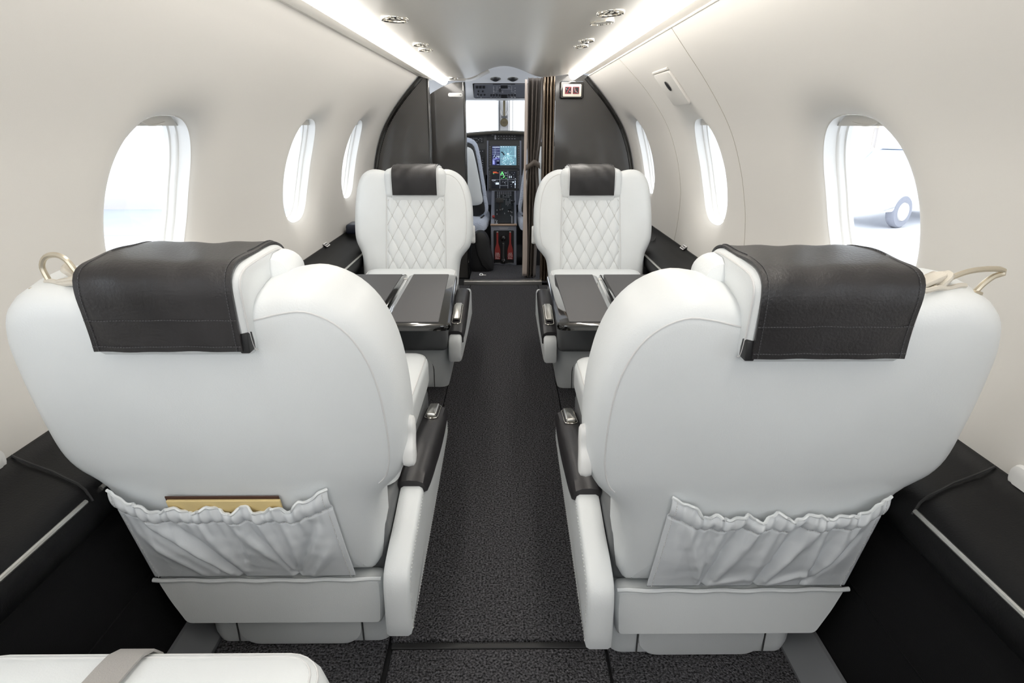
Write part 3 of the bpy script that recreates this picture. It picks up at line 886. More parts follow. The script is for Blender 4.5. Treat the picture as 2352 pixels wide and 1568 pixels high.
        def pt(i, j):
            u, v = i / nu, j / nv
            x, z = base(u, v)
            edge = min(1, min(u, 1 - u) * 9); eb = min(1, v * 6)
            h = .012 + .016 * edge ** .8 * (.35 + .65 * v) * min(1, v * 3.0)
            # folds fanning up from the tucks at the bottom
            ui = u if s > 0 else 1 - u
            for (a0, b0), (a1, b1), amp, w0, w1 in folds:
                dx, dy = (a1 - a0) * 1.8, b1 - b0; LL = dx * dx + dy * dy
                t = ((ui - a0) * 1.8 * dx + (v - b0) * dy) / LL; tc_ = max(0, min(1, t))
                d = math.hypot((ui - a0) * 1.8 - dx * tc_, v - b0 - dy * tc_)
                ww = w0 + (w1 - w0) * tc_
                h += amp * math.exp(-(d / ww) ** 2) * (.35 + .65 * math.sin(PI * min(1, tc_ * .8 + .15))) * edge
            # gathers under the elastic
            gt = max(0, (v - .45) / .55)
            h += .0042 * gt * (math.sin(2 * PI * 8.5 * u + ph[4] + 1.2 * math.sin(9 * u)) + .6 * math.sin(2 * PI * 21 * u + ph[5] + v * 3)) * edge
            h += .0006 * math.sin(31 * u + 17 * v + ph[6]) * math.sin(23 * v - 9 * u + ph[7]) * edge * eb
            if v > .80:       # hem with elastic
                t = (v - .80) / .20
                h += .006 * math.sin(PI * t) - .004 * math.exp(-((v - .815) / .012) ** 2)
            zz = z - .034 * min(1, math.sin(PI * u) * 1.9) ** 1.3 * v ** 2 + (.0075 * v ** 6) * math.sin(2 * PI * 7.3 * u + ph[8] + 1.5 * math.sin(7 * u)) * edge
            return Vector((X(x), yrear(zz) - h, zz))
        bm = new(); grid(bm, pt, nu, nv)
        # the top lip turns back towards the seat
        sc = obj('seat_pocket', bm, M['pocket'], root, angle=180)
        so = sc.modifiers.new('thickness', 'SOLIDIFY'); so.thickness = .003; so.offset = -1
        bm = new(); tube(bm, [pt(i, nv) for i in range(0, nu + 1, 2)], .0028, 6)
        obj('hem', bm, M['leather'], sc)
        bm = new()
        for u in (.022, .978): dashes(bm, [pt(u * nu, j) - Vector((0, .0015, 0)) for j in range(0, nv + 1, 4)], 56, .0024, .0008, (0, -1, 0))
        dashes(bm, [pt(i, .812 * nv) - Vector((0, .002, 0)) for i in range(4, nu - 3, 2)], 90, .0024, .0008, (0, -1, 0))
        obj('stitching', bm, M['piping'], sc)
    return root

seat('club_chair', (-.4075, .94, 0), 0, 1, 'near left white seat seen from behind, yellow folder in its back pocket', hc=-.033, hdy=0, wo=.017, pocket=((-.227, .1325), (-.228, .120), .204, .424), lever=(.47, .585))
seat('club_chair', (.369, .908, 0), 0, -1, 'near right white seat seen from behind, its gathered back pocket empty', hc=-.034, hdy=0, wo=.027, pocket=((-.222, .126), (-.223, .116), .206, .429), lever=(.47, .585))
seat('club_chair', (-.4075, 2.756, 0), PI, -1, 'far left white seat with quilted backrest facing the camera by the carbon bulkhead', hc=.0, hdy=.012, hz=-.009, near=False)
seat('club_chair', (.369, 2.74, 0), PI, 1, 'far right white seat with quilted backrest facing the camera beside the curtain', hc=-.0, hdy=.012, hz=-.009, near=False)

# folder in the pocket of the near left seat
fo = empty('folder', (-.4075 - .04, .94 + yrear(.40) - .022, .402), 'manila folder with a dark brown edge sticking out of the near left seat pocket', 'folder'); fo.rotation_euler.x = math.atan(SLOPE)
bm = new(); rbox(bm, -.095, .085, -.002, .003, -.022, .006, .001); obj('pages', bm, M['folder'], fo)
bm = new(); rbox(bm, -.098, .083, .0033, .0055, -.022, .011, .001); obj('cover', bm, M['brown'], fo)

# aft seat of which only the front of the cushion shows
aft = empty('aft_chair', (-.426, .30, .0), 'white aft seat cushion crossed by a grey belt, at the bottom left corner', 'cabin seat')
bm = new(); ol = rrect(-.22, .222, -.26, .272, .055)
pillow(bm, ol, lambda a, b, d: Vector((a, b, .290 + d)), [(.015, 0), (.004, .008), (0, .025), (0, .058), (.004, .074), (.014, .088), (.03, .095)], crown1=.012)
ac = obj('seat_cushion', bm, M['leather'], aft)
for q in (.012, .020):
    bm = new(); tube(bm, [(p.x, p.y, .290 + .0865 + (q - .012) * .55) for p in inset2(ol, q)], .0013, 6, closed=True); obj('piping', bm, M['piping'], ac)
bm = new(); rbox(bm, -.18, .17, -.24, .23, 0, .285, .02); obj('base', bm, M['leather'], aft)
bm = new()
pts = [(.2735, .302), (.2745, .347), (.270, .370), (.254, .384), (.225, .392), (.10, .400), (-.05, .403), (-.24, .390)]
sp = spline([Vector(p) for p in pts], 30, closed=False)
vs = []
for k, p in enumerate(sp):
    t = (sp[min(29, k + 1)] - sp[max(0, k - 1)]).normalized(); n_ = Vector((t.y, -t.x))
    xo = -.004 * k * .25
    vs.append([bm.verts.new((-.012 + xo + sx * .020, (p + n_ * o).x, (p + n_ * o).y)) for sx, o in ((-1, .0005), (1, .0005), (1, .0035), (-1, .0035))])
for A, B in zip(vs, vs[1:]):
    for k in range(4): bm.faces.new((A[k], A[(k + 1) % 4], B[(k + 1) % 4], B[k]))
bm.faces.new(vs[0]); bm.faces.new(vs[-1])
obj('seat_belt', bm, M['belt'], aft)['label'] = 'grey webbing belt'

# ------------------------------------------------------------------ folding tables
def table(corners, hinge, label):
    """corners: aisle-near, aisle-far, wall-far, wall-near (x, y)"""
    root = empty('folding_table', ((corners[0][0] + corners[2][0]) / 2, 1.9, .45), label, 'table', 'two black folding tables')
    o = Vector((root.location.x, root.location.y))
    (an, af, wf, wn) = [Vector(c) for c in corners]
    hn, hf = Vector((hinge[0], an.y)), Vector((hinge[1], af.y))
    def plate(poly, r, z0, z1, er, m, name, par):
        c = sum(poly, Vector((0, 0))) / 4
        pts = []
        for i in range(4):
            p, a, b = poly[i], poly[i - 1], poly[(i + 1) % 4]
            d0 = (a - p).normalized(); d1 = (b - p).normalized()
            for k in range(7):
                t = k / 6
                q = (p + d0 * r) * (1 - t) ** 2 + p * 2 * t * (1 - t) + (p + d1 * r) * t * t
                pts.append(q - o)
        bm = new(); slab(bm, pts, lambda a, b, d: Vector((a, b, d)), z0, z1, er)
        return obj(name, bm, m, par)
    def q4(a, b, c, d, ins):
        poly = [a, b, c, d]; cen = sum(poly, Vector((0, 0))) / 4
        return inset2(poly, ins)
    gap = .003 * (1 if hinge[0] > 0 else -1)
    for nm, P in (('inner_leaf', [an, af, hf - Vector((gap, 0)), hn - Vector((gap, 0))]), ('outer_leaf', [hn + Vector((gap, 0)), hf + Vector((gap, 0)), wf, wn])):
        lf = plate(P, .03 if nm == 'inner_leaf' else .006, -.022, -.002, .009, M['gloss'], nm, root)
        I = inset2(P, .0)
        sx = 1 if hinge[0] < 0 else -1
        if nm == 'inner_leaf': Q = [P[0] + Vector((-sx * .036, .022)), P[1] + Vector((-sx * .030, -.012)), P[2] + Vector((sx * .017, -.012)), P[3] + Vector((sx * .017, .022))]
        else: Q = [P[0] + Vector((-sx * .017, .022)), P[1] + Vector((-sx * .017, -.012)), P[2] + Vector((sx * .01, -.012)), P[3] + Vector((sx * .01, .022))]
        plate(Q, .004, -.006, .0005, .001, M['inlay'], 'leather_inlay', lf)
    bm = new()
    for y in (.12, .88):
        p = hn.lerp(hf, y) - o; boxat(bm, (p.x, p.y, -.0015), (.012, .022, .003), .001)
    obj('hinge', bm, M['satin'], root)
table([(-.157, 1.60), (-.186, 2.21), (-.66, 2.21), (-.66, 1.60)], (-.360, -.366), 'black gloss folding table with grey leather panels in front of the far left seat')
table([(.136, 1.60), (.142, 2.20), (.617, 2.20), (.617, 1.60)], (.318, .332), 'black gloss folding table with grey leather panels in front of the far right seat')

# ------------------------------------------------------------------ bulkheads
def bulkhead_outline(sd, xin, ztop):
    pts = [Vector((xin, -.005))]
    out = []
    for k in range(40):
        s = PL[-1] * k / 39; x, z, nx, nz = sec(s)
        out.append((XC + sd * (x - .004), z))
    pts.append(Vector((XC + sd * .62, -.005))); pts.append(Vector((XC + sd * .66, .30)))
    pts += [Vector(p) for p in out if (p[0] - xin) * sd > .01]
    return pts
bl = empty('bulkhead_panel', (-.63, 3.86, 0), 'tall carbon fibre bulkhead panel behind the far left seat, arched to the wall', 'bulkhead panel')
inv = Matrix.Translation(-Vector(bl.location))
P = bulkhead_outline(-1, -.468, 1.235); P.append(Vector((-.468, 1.232)))
bm = new(); slab(bm, P, lambda a, b, d: inv @ Vector((a, d, b)), 3.862, 3.885); obj('carbon_face', bm, M['carbon'], bl, smooth=False)
bm = new(); rbox(bm, -.472, -.457, 3.852, 3.90, -.005, 1.236, .005)
for v in bm.verts: v.co = inv @ v.co
obj('edge_trim', bm, M['gloss'], bl)
def arch_edge(sd, Y, inv, s0=.0):
    bm = new(); pts = [inv @ Vector((XC + sd * (sec(s)[0] - .014), Y, sec(s)[1] - .010)) for s in [PL[-1] * k / 40 for k in range(41)]]
    tube(bm, pts, .013, 8); return bm
obj('arch_trim', arch_edge(-1, 3.866, inv), M['gloss'], bl)
b2 = empty('bulkhead_panel', (-.38, 4.03, 0), 'carbon fibre panel forming the left side of the cockpit doorway', 'bulkhead panel')
inv = Matrix.Translation(-Vector(b2.location))
P = [Vector(p) for p in ((-.262, -.005), (-.262, 1.212), (-.31, 1.210), (-.345, 1.203), (-.40, 1.182), (-.46, 1.150), (-.52, 1.105), (-.60, 1.03), (-.66, .94), (-.66, -.005))]
bm = new(); slab(bm, P, lambda a, b, d: inv @ Vector((a, d, b)), 4.02, 4.045); obj('carbon_face', bm, M['carbon'], b2, smooth=False)
bm = new(); rbox(bm, -.268, -.254, 4.008, 4.06, -.005, 1.212, .005)
for v in bm.verts: v.co = inv @ v.co
obj('edge_trim', bm, M['gloss'], b2)
def pill(name, u, v, w, h, label, m='frame', Y=4.018, vertical=False):
    p = at(u, v, Y); r = empty(name, p, label, 'wall light' if not vertical else 'placard')
    bm = new(); slab(bm, rrect(-w / 2, w / 2, -h / 2, h / 2, min(w, h) * .48), lambda a, b, d: Vector((a, -d, b)), -.002, .007, .003)
    obj('housing', bm, M[m], r)
    bm = new()
    if not vertical: boxat(bm, (w * .36, -.0072, 0), (.008, .001, .003))
    else:
        boxat(bm, (0, -.0072, h * .40), (.004, .001, .004)); boxat(bm, (0, -.0072, -h * .40), (.003, .001, .003))
    obj('marking', bm, M['dark'], r, smooth=False)
pill('switch_plate', 1046, 218, .090, .024, 'white pill shaped switch plate lying crosswise on the carbon doorway panel')
pill('door_stay', 1064.5, 199, .012, .052, 'narrow upright white plate by the top corner of the carbon doorway panel', vertical=True)

br = empty('bulkhead_panel', (.53, 3.88, 0), 'tall carbon fibre bulkhead panel behind the far right seat under the lit sign', 'bulkhead panel')
inv = Matrix.Translation(-Vector(br.location))
P = bulkhead_outline(1, .285, 1.26) + [Vector((.44, 1.245)), Vector((.36, 1.258)), Vector((.285, 1.265))]
bm = new(); slab(bm, P, lambda a, b, d: inv @ Vector((a, d, b)), 3.872, 3.895); obj('carbon_face', bm, M['carbon'], br, smooth=False)
obj('arch_trim', arch_edge(1, 3.876, inv), M['gloss'], br)
# folded lacquered door
fd = empty('folding_door', (.25, 3.88, 0), 'folded stack of black lacquered door leaves between curtain and right bulkhead', 'folding door')
xs = [.208, .229, .247, .268, .284]
for k in range(4):
    bm = new(); n = 14
    r = (xs[k + 1] - xs[k]) / 2; cx = (xs[k] + xs[k + 1]) / 2 - .25
    pr = [(cx + r * math.cos(PI + PI * q / n), -.004 - (.020 if k % 2 else .028) * math.sin(PI * q / n)) for q in range(n + 1)] + [(cx + r, .02), (cx - r, .02)]
    vs = [[bm.verts.new((a, b, z)) for a, b in pr] for z in (0.0, .3, .6, .9, 1.252)]
    for A, B in zip(vs, vs[1:]):
        for q in range(len(pr)): bm.faces.new((A[q], A[(q + 1) % len(pr)], B[(q + 1) % len(pr)], B[q]))
    bm.faces.new(vs[0]); bm.faces.new(vs[-1])
    obj('door_leaf', bm, M['smoked'], fd, angle=50)
# sign
sg = empty('cabin_sign', (.379, 3.855, 1.157), 'lit no smoking and fasten seat belt sign in a black housing on the right bulkhead', 'sign')
def fm_s(a, b, d): return Vector((a, -d, b))
bm = new(); slab(bm, rrect(-.070, .070, -.048, .050, .012), fm_s, -.016, .018, .006); obj('housing', bm, M['gloss'], sg)
bm = new(); slab(bm, rrect(-.054, .054, -.036, .032, .006), fm_s, .016, .0205, .002); obj('plate', bm, M['sign'], sg)
for k, cx in enumerate((-.023, .022)):
    bm = new(); slab(bm, rrect(cx - .019, cx + .019, -.021, .018, .003), fm_s, .019, .0215); ic = obj('pictogram', bm, M['dark'], sg, smooth=False)
    bm = new()
    o_ = rrect(cx - .018, cx + .018, -.020, .017, .003); i_ = inset2(o_, .0022)
    A = [bm.verts.new(fm_s(p.x, p.y, .0218)) for p in o_]; B = [bm.verts.new(fm_s(p.x, p.y, .0218)) for p in i_]
    for q in range(len(A)): bm.faces.new((A[q], A[(q + 1) % len(A)], B[(q + 1) % len(A)], B[q]))
    if k == 0: boxat(bm, (0, 0, 0), (.004, .0004, .042), 0, 1, Matrix.Translation((cx, -.0220, -.0015)) @ Matrix.Rotation(math.radians(30), 4, 'Y'))
    else: boxat(bm, (0, 0, 0), (.0022, .0004, .030), 0, 1, Matrix.Translation((cx - .001, -.0220, -.002)) @ Matrix.Rotation(math.radians(-35), 4, 'Y')); boxat(bm, (0, 0, 0), (.0018, .0004, .014), 0, 1, Matrix.Translation((cx - .003, -.0220, -.012)) @ Matrix.Rotation(math.radians(40), 4, 'Y'))
    obj('red_mark', bm, M['sign_red'], ic, smooth=False)
    bm = new()
    if k == 0:
        for dx, dz in ((-.010, .006), (.010, -.007)): boxat(bm, (0, 0, 0), (.009, .0004, .004), 0, 1, Matrix.Translation((cx + dx, -.0219, dz)) @ Matrix.Rotation(math.radians(35), 4, 'Y'))
    else:
        lathe(bm, [(.0028, 0), (.0005, .0004)], (cx - .008, -.0219, .011), (0, -1, 0), 12)
        tube(bm, [(cx - .008, -.022, .007), (cx - .006, -.022, -.006), (cx + .004, -.022, -.010), (cx + .010, -.022, -.016)], .0016, 6)
    obj('figure', bm, M['key'], ic, smooth=False)

# curtain
ct = empty('curtain', (.17, 3.95, 0), 'brown grey curtain gathered and tied at the right side of the cockpit doorway', 'curtain')
bm = new(); nu, nv = 90, 60
def cur(i, j, off=0.0):
    u, v = i / nu, j / nv
    z = .015 + 1.215 * v
    zt = .73
    pinch = math.exp(-((z - zt) / .13) ** 2)
    wdt = .100 * (1 - .28 * pinch) * (.72 + .28 * v)
    x0 = .115 + .012 * (v - .5) + .010 * pinch
    x = x0 + wdt * u + .006 * math.sin(2 * PI * 4 * u + 1)
    y = 3.955 - (.020 * (1 - .6 * pinch)) * math.sin(2 * PI * 3.5 * u + .4 + .5 * v) - .006 * math.sin(2 * PI * 8 * u + 2 * v) + off
    return inv_c @ Vector((x, y, z))
inv_c = Matrix.Translation(-Vector(ct.location))
grid(bm, cur, nu, nv)
cc_ = obj('cloth', bm, M['curtain'], ct, angle=180); so = cc_.modifiers.new('thickness', 'SOLIDIFY'); so.thickness = .003
bm = new()  # pale strip painting the light that falls on the leftmost fold
def lit_pt(i, j):
    v = j / 40; z = .03 + 1.19 * v
    w = .030 - .018 * v + .004 * math.sin(9 * v)
    x0 = .118 - .010 * (1 - v)
    return inv_c @ Vector((x0 - .012 + w * i / 4, 3.922 + .006 * i / 4, z))
grid(bm, lit_pt, 4, 40); ll = obj('lit_fold', bm, M['lit_fold'], ct); so = ll.modifiers.new('thickness', 'SOLIDIFY'); so.thickness = .002
bm = new()
tp = [(.105, 3.94, .712), (.115, 3.922, .715), (.14, 3.918, .728), (.162, 3.917, .745), (.178, 3.918, .742), (.20, 3.926, .728), (.206, 3.945, .722)]
sp = spline([Vector(p) for p in tp], 30, closed=False)
vs = [[bm.verts.new(inv_c @ (p + Vector((0, 0, dz)))) for dz in (-.017, .017)] for p in sp]
for A, B in zip(vs, vs[1:]): bm.faces.new((A[0], B[0], B[1], A[1]))
tt = obj('tie_band', bm, M['curtain'], ct); so = tt.modifiers.new('thickness', 'SOLIDIFY'); so.thickness = .003

# ------------------------------------------------------------------ cockpit
def quad(bm, a, b, c, d): return bm.faces.new([bm.verts.new(p) for p in (a, b, c, d)])
bm = new()
for A, B in (((4.03, 1.43), (4.58, 1.246)), ):
    rows = []
    for y, z in ((4.03, 1.43), (4.2, 1.375), (4.4, 1.307), (4.58, 1.246), (4.62, 1.2), (4.66, 1.158), (4.80, 1.154), (4.96, 1.152), (4.98, 1.175)):
        rows.append([bm.verts.new((XC + x, y, z - .25 * max(0, abs(x) - .42) ** 1.3)) for x in (-.75, -.6, -.45, -.3, -.15, 0, .15, .3, .45, .6, .75)])
    for A, B in zip(rows, rows[1:]):
        for k in range(10): bm.faces.new((A[k], A[k + 1], B[k + 1], B[k]))
cr = obj('ceiling', bm, M['cockpit'], angle=50); so = cr.modifiers.new('thickness', 'SOLIDIFY'); so.thickness = .015; so.offset = 1
tag(cr, kind='structure')
for sd, nm in ((-1, 'wall_front_left'), (1, 'wall_front_right')):
    bm = new(); rbox(bm, XC + sd * .76 - .01, XC + sd * .76 + .01, 4.05, 5.3, -.02, .80); tag(obj(nm, bm, M['cockpit'], smooth=False), kind='structure')
bm = new(); rbox(bm, -.8, .76, 5.25, 5.30, -.02, .86); tag(obj('wall_front', bm, M['dark'], smooth=False), kind='structure')
# windscreen
def P5(u, v): return Vector(at(u, v, 5.02))
ws = empty('window_9', (-.03, 5.02, 1.03), kind='structure')
inv = Matrix.Translation(-Vector(ws.location))
bm = new(); rbox(bm, -.072, .012, 5.01, 5.05, .86, 1.17, .01)
for v in bm.verts: v.co = inv @ v.co
obj('centre_post', bm, M['cockpit'], ws)
bm = new()
for u in (1142.0, 1147.0, 1170.0, 1177.5):
    a, b = P5(u, 226), P5(u, 301)
    tube(bm, [inv @ (a + Vector((0, -.012, 0))), inv @ (b + Vector((0, -.012, 0)))], .0035 if u in (1147.0, 1170.0) else .0022, 6)
obj('seal', bm, M['rail'], ws)
for nm, x0, x1 in (('pane', -.62, -.08), ('pane', .02, .56)):
    bm = new(); rbox(bm, x0, x1, 5.035, 5.041, .86, 1.16)
    for v in bm.verts: v.co = inv @ v.co
    obj(nm, bm, M['pane'], ws, smooth=False)
# overhead panel
ov = empty('overhead_panel', (-.04, 4.62, 1.195), 'grey overhead switch panel above the windscreen', 'instrument panel')
ytop, zt_, yb_, zb_ = 4.575, 1.240, 4.652, 1.152
def ovp(u, v, d=0.0):      # u, v photo position on the sloping panel
    f = (v - 189.5) / (222 - 189.5)
    Y = ytop + (yb_ - ytop) * f
    p = Vector(at(u, v, Y)) - Vector(ov.location)
    n = Vector((0, -(zt_ - zb_), -(yb_ - ytop))).normalized()
    return p + n * d
def ovslab(bm, u0, v0, u1, v1, d0, d1):
    c = [ovp(u0, v0, d0), ovp(u1, v0, d0), ovp(u1, v1, d0), ovp(u0, v1, d0)]; e = [ovp(u0, v0, d1), ovp(u1, v0, d1), ovp(u1, v1, d1), ovp(u0, v1, d1)]
    a = [bm.verts.new(p) for p in c]; b = [bm.verts.new(p) for p in e]
    bm.faces.new(a); bm.faces.new(b)
    for k in range(4): bm.faces.new((a[k], a[(k + 1) % 4], b[(k + 1) % 4], b[k]))
bm = new()
c = [(1085.5, 190.5), (1088, 188.7), (1236, 188.7), (1238, 191), (1233, 221), (1230, 223), (1092, 223), (1088.5, 220.5)]
a = [bm.verts.new(ovp(u, v, -.01)) for u, v in c]; b = [bm.verts.new(ovp(u, v, .012)) for u, v in c]
bm.faces.new(a); bm.faces.new(b)
for k in range(8): bm.faces.new((a[k], a[(k + 1) % 8], b[(k + 1) % 8], b[k]))
obj('housing', bm, M['dark'], ov, smooth=False)
bm = new(); ovslab(bm, 1089, 191, 1231, 221.5, .011, .0135); obj('face', bm, M['overhead'], ov, smooth=False)
bm = new()
for x, y, w, h in ((1133, 195, 1, 14), (1141, 195, 1, 13), (1175, 195, 1, 13), (1141, 201, 34, .6), (1133, 208, 8, .6), (1175, 208, 8, .6), (1150, 191.5, 24, .7), (1183, 190, 28, .7), (1090, 190.2, 42, .7)):
    ovslab(bm, x, y, x + w, y + h, .0135, .0142)
for x, y in ((1134, 199), (1134, 206), (1134, 211), (1148, 198.5), (1169, 198.5), (1183, 199), (1183, 205), (1183, 211), (1128, 220), (1135, 218.5), (1141, 219.5), (1148, 219), (1169, 219), (1105, 221), (1097, 217), (1154.5, 206), (1154.5, 209)): ovslab(bm, x - 1.2, y - .8, x + 1.2, y + .9, .0135, .0150)
for x in (1175.5, 1182.5): ovslab(bm, x - 2.3, 217, x + 2.3, 221, .0135, .018)
obj('legend', bm, M['key'], ov, smooth=False)
bm = new()
for x in (1095.5, 1103.5, 1111.5): ovslab(bm, x - 2.6, 194, x + 2.6, 198, .0135, .024)
for x, y in ((1099, 206), (1109, 206), (1098, 213), (1105, 214.5), (1113, 214)): ovslab(bm, x - 1.5, y - 1.4, x + 1.5, y + 1.4, .0135, .020)
for x in (1128, 1134.5, 1141, 1148, 1169, 1176, 1183): ovslab(bm, x - 1.2, 213, x + 1.2, 216.5, .0135, .026)
ovslab(bm, 1147, 200, 1150, 205, .0135, .03); ovslab(bm, 1150, 192.5, 1166, 200, .0135, .0145); ovslab(bm, 1151, 214, 1165, 221, .0135, .016)
obj('switch', bm, M['dark'], ov, smooth=False)
for u, lb in ((1138, 'round black air outlet on the cockpit ceiling, the left one'), (1178, 'round black air outlet on the cockpit ceiling, the right one')):
    p = Vector(at(u, 180, 4.495)); ax = Vector((0, -.30, -.95)).normalized()
    r = empty('air_outlet', p, lb, 'air vent')
    bm = new(); lathe(bm, [(.036, -.004), (.036, .004), (.030, .008), (.024, .004)], (0, 0, 0), ax, 32); obj('bezel', bm, M['satin'], r)
    bm = new(); lathe(bm, [(.026, .002), (.022, .012), (.015, .016), (.0005, .017)], (0, 0, 0), ax, 28); obj('ball_nozzle', bm, M['dark'], r)
# arm, bracket and compass on the centre post
cm = empty('standby_compass', at(1158, 281, 4.99), 'round brass rimmed compass on the windscreen centre post', 'compass')
bm = new(); lathe(bm, [(.030, .0), (.031, -.01), (.029, -.018), (.025, -.018), (.024, -.014), (.0005, -.014)], (0, 0, 0), (0, 1, 0), 36); obj('case', bm, M['brass'], cm)
bm = new()
for k in range(-3, 4): boxat(bm, (.0045 * k, -.0155, .002 if k % 2 else .0), (.0015, .001, .006 if k % 2 else .012))
boxat(bm, (0, -.0155, -.009), (.026, .001, .0012)); obj('dial', bm, M['dark'], cm, smooth=False)
ar = empty('window_arm', at(1158, 245, 4.985), 'dark tapered arm hanging down the windscreen centre post', 'latch arm')
A_ = Vector(at(1158, 224, 4.97)); o_ = Vector(ar.location)
bm = new(); tube(bm, [Vector(at(1158, v, 4.975)) - o_ for v in (223.5, 238, 252, 266)], [.0085, .0095, .0085, .0065], 10); obj('rod', bm, M['brass'], ar)
bm = new()
for sx in (-1, 1):
    pts = [Vector(at(1158 + sx * a, v, 4.98)) - o_ for a, v in ((7, 252), (6, 258), (3.5, 264), (1.5, 266))]; tube(bm, pts, [.003, .008, .008, .004], 8)
obj('fork', bm, M['frame'], ar)
bm = new(); c = Vector(at(1158, 268, 4.992)) - o_; boxat(bm, c, (.046, .012, .020), .002); obj('bracket', bm, M['rail'], ar)
# glareshield
gl = empty('glareshield', (-.03, 4.9, .88), 'curved olive glareshield under the windscreen', 'glareshield')
bm = new()
arc = [(-.62, .80), (-.5, .868), (-.4, .892), (-.30, .909), (-.2, .918), (-.1, .924), (-.02, .925), (.06, .924), (.16, .918), (.26, .909), (.36, .892), (.46, .868), (.56, .80)]
sp = spline([Vector(p) for p in arc], 50, closed=False)
prof = [(4.752, -.026), (4.748, -.016), (4.753, -.007), (4.77, -.003), (4.85, 0), (5.10, -.006)]
vs = [[bm.verts.new((p.x + .03, y - 4.9, p.y + dz - .88)) for y, dz in prof] for p in sp]
for A, B in zip(vs, vs[1:]):
    for k in range(len(prof) - 1): bm.faces.new((A[k], A[k + 1], B[k + 1], B[k]))
o = obj('shroud', bm, M['glare'], gl); so = o.modifiers.new('thickness', 'SOLIDIFY'); so.thickness = .008
# instrument panel: everything lies on the plane Y = YP
YP = 4.79
ip = empty('instrument_panel', (-.03, YP, .68), 'dark instrument panel with rows of switches below the windscreen', 'instrument panel')
io = Vector(ip.location)
def pslab(bm, u0, v0, u1, v1, d0=0.0, d1=.004, Y=None, o=None):
    Y = YP if Y is None else Y; o = io if o is None else o
    c = [Vector(at(u, v, Y)) - o for u, v in ((u0, v0), (u1, v0), (u1, v1), (u0, v1))]
    a = [bm.verts.new(p - Vector((0, d0, 0))) for p in c]; b = [bm.verts.new(p - Vector((0, d1, 0))) for p in c]
    bm.faces.new(a); bm.faces.new(b)
    for k in range(4): bm.faces.new((a[k], a[(k + 1) % 4], b[(k + 1) % 4], b[k]))
bm = new(); top_ = [(p.x + .03, p.y - .006) for p in sp if -.58 < p.x < .53]
slab(bm, [Vector((-.55, .42)), Vector((.56, .42))] + [Vector(q) for q in top_[::-1]], lambda a, b, d: Vector((a - io.x, d, b - io.z)), 0, .02); obj('board', bm, M['panel'], ip, smooth=False)
bm = new()
pslab(bm, 1118.5, 323, 1122, 402); pslab(bm, 1193.5, 323, 1197.5, 402); pslab(bm, 1118.5, 384.5, 1197, 387, 0, .005); pslab(bm, 1116, 402, 1123, 470); pslab(bm, 1192, 402, 1199, 470)
pslab(bm, 1119, 436, 1196, 470, -.004, .002)
obj('centre_surround', bm, M['grey_panel'], ip, smooth=False)
bm = new()
pslab(bm, 1118, 308, 1197, 321.5, 0, .004); pslab(bm, 1077, 314.5, 1111, 328, 0, .004); pslab(bm, 1204, 314.5, 1240, 328, 0, .004); pslab(bm, 1097, 343, 1114, 396, 0, .006); pslab(bm, 1201, 343, 1218, 396, 0, .006); pslab(bm, 1112, 402, 1119, 438, 0, .004)
obj('switch_panel', bm, M['dark'], ip, smooth=False)
bm = new()
rnd = random.Random(3)
for r_, v in enumerate((312.5, 318.5)):
    for k in range(8): 
        u = 1139 + k * 6.2
        if rnd.random() < .9: pslab(bm, u - 1.3, v - .7, u + 1.3, v + .7, .004, .0055)
pslab(bm, 1136, 310, 1139, 320, .004, .005); pslab(bm, 1129, 309.5, 1134, 310.5, .004, .005)
for base_ in (1079, 1206):
    for k in range(8):
        for v in (317.5, 321, 325): 
            if rnd.random() < .8: pslab(bm, base_ + k * 3.8, v - .7, base_ + k * 3.8 + 1.9, v + .6, .004, .0055)
for base_ in (1102.5, 1206):
    for k in range(9):
        v = 347 + k * 5.2
        for du in (0, 6): 
            if rnd.random() < .8: pslab(bm, base_ + du - 1.1, v - .8, base_ + du + 1.2, v + .8, .006, .008)
obj('key_cap', bm, M['key'], ip, smooth=False)
bm = new()
for u, v in ((1106, 364), (1106, 393), (1210, 364), (1210, 393)): lathe(bm, [(.011, 0), (.010, .012), (.0005, .013)], Vector(at(u, v, YP)) - io - Vector((0, .006, 0)), (0, -1, 0), 18)
for u, v in ((1110, 432), (1205, 432)): lathe(bm, [(.014, 0), (.012, .02), (.0005, .022)], Vector(at(u, v, YP)) - io, (0, -1, 0), 18)
obj('rotary_knob', bm, M['dark'], ip)

def display(u0, v0, u1, v1, s0, t0, s1, t1, label, screen_mat):
    r = empty('display_screen', at((u0 + u1) / 2, (v0 + v1) / 2, YP), label, 'display'); o = Vector(r.location)
    bm = new(); pslab(bm, u0, v0, u1, v1, .0055, .018, None, o); pslab(bm, s0 - 1, t0 - 1, s1 + 1, t1 + 1, .018, .0195, None, o); obj('bezel', bm, M['panel'], r, smooth=False)
    bm = new()
    n = 11
    for k in range(n):
        v = t0 + 1.5 + (t1 - t0 - 3) * k / (n - 1)
        for u in (u0 + 2.2, u1 - 2.2): pslab(bm, u - 1.0, v - .7, u + 1.0, v + .7, .018, .0205, None, o)
    obj('line_key', bm, M['key'], r, smooth=False)
    bm = new(); pslab(bm, s0, t0, s1, t1, .0195, .0205, None, o); sc = obj('screen', bm, screen_mat, r, smooth=False)
    def sym(name, rects, m, lines=()):
        bm = new()
        for a, b, c, d in rects: pslab(bm, a, b, c, d, .0205, .0212, None, o)
        for pts, w in lines: tube(bm, [Vector(at(u, v, YP)) - o - Vector((0, .0212, 0)) for u, v in pts], w, 4)
        return obj(name, bm, m, sc, smooth=False)
    return sym
E_teal = emit('screen teal', (.11, .22, .28), 1.0); E_navy = emit('screen navy', (.012, .016, .07), 1.0); E_blk = emit('screen black', (.004, .005, .008), 1.0)
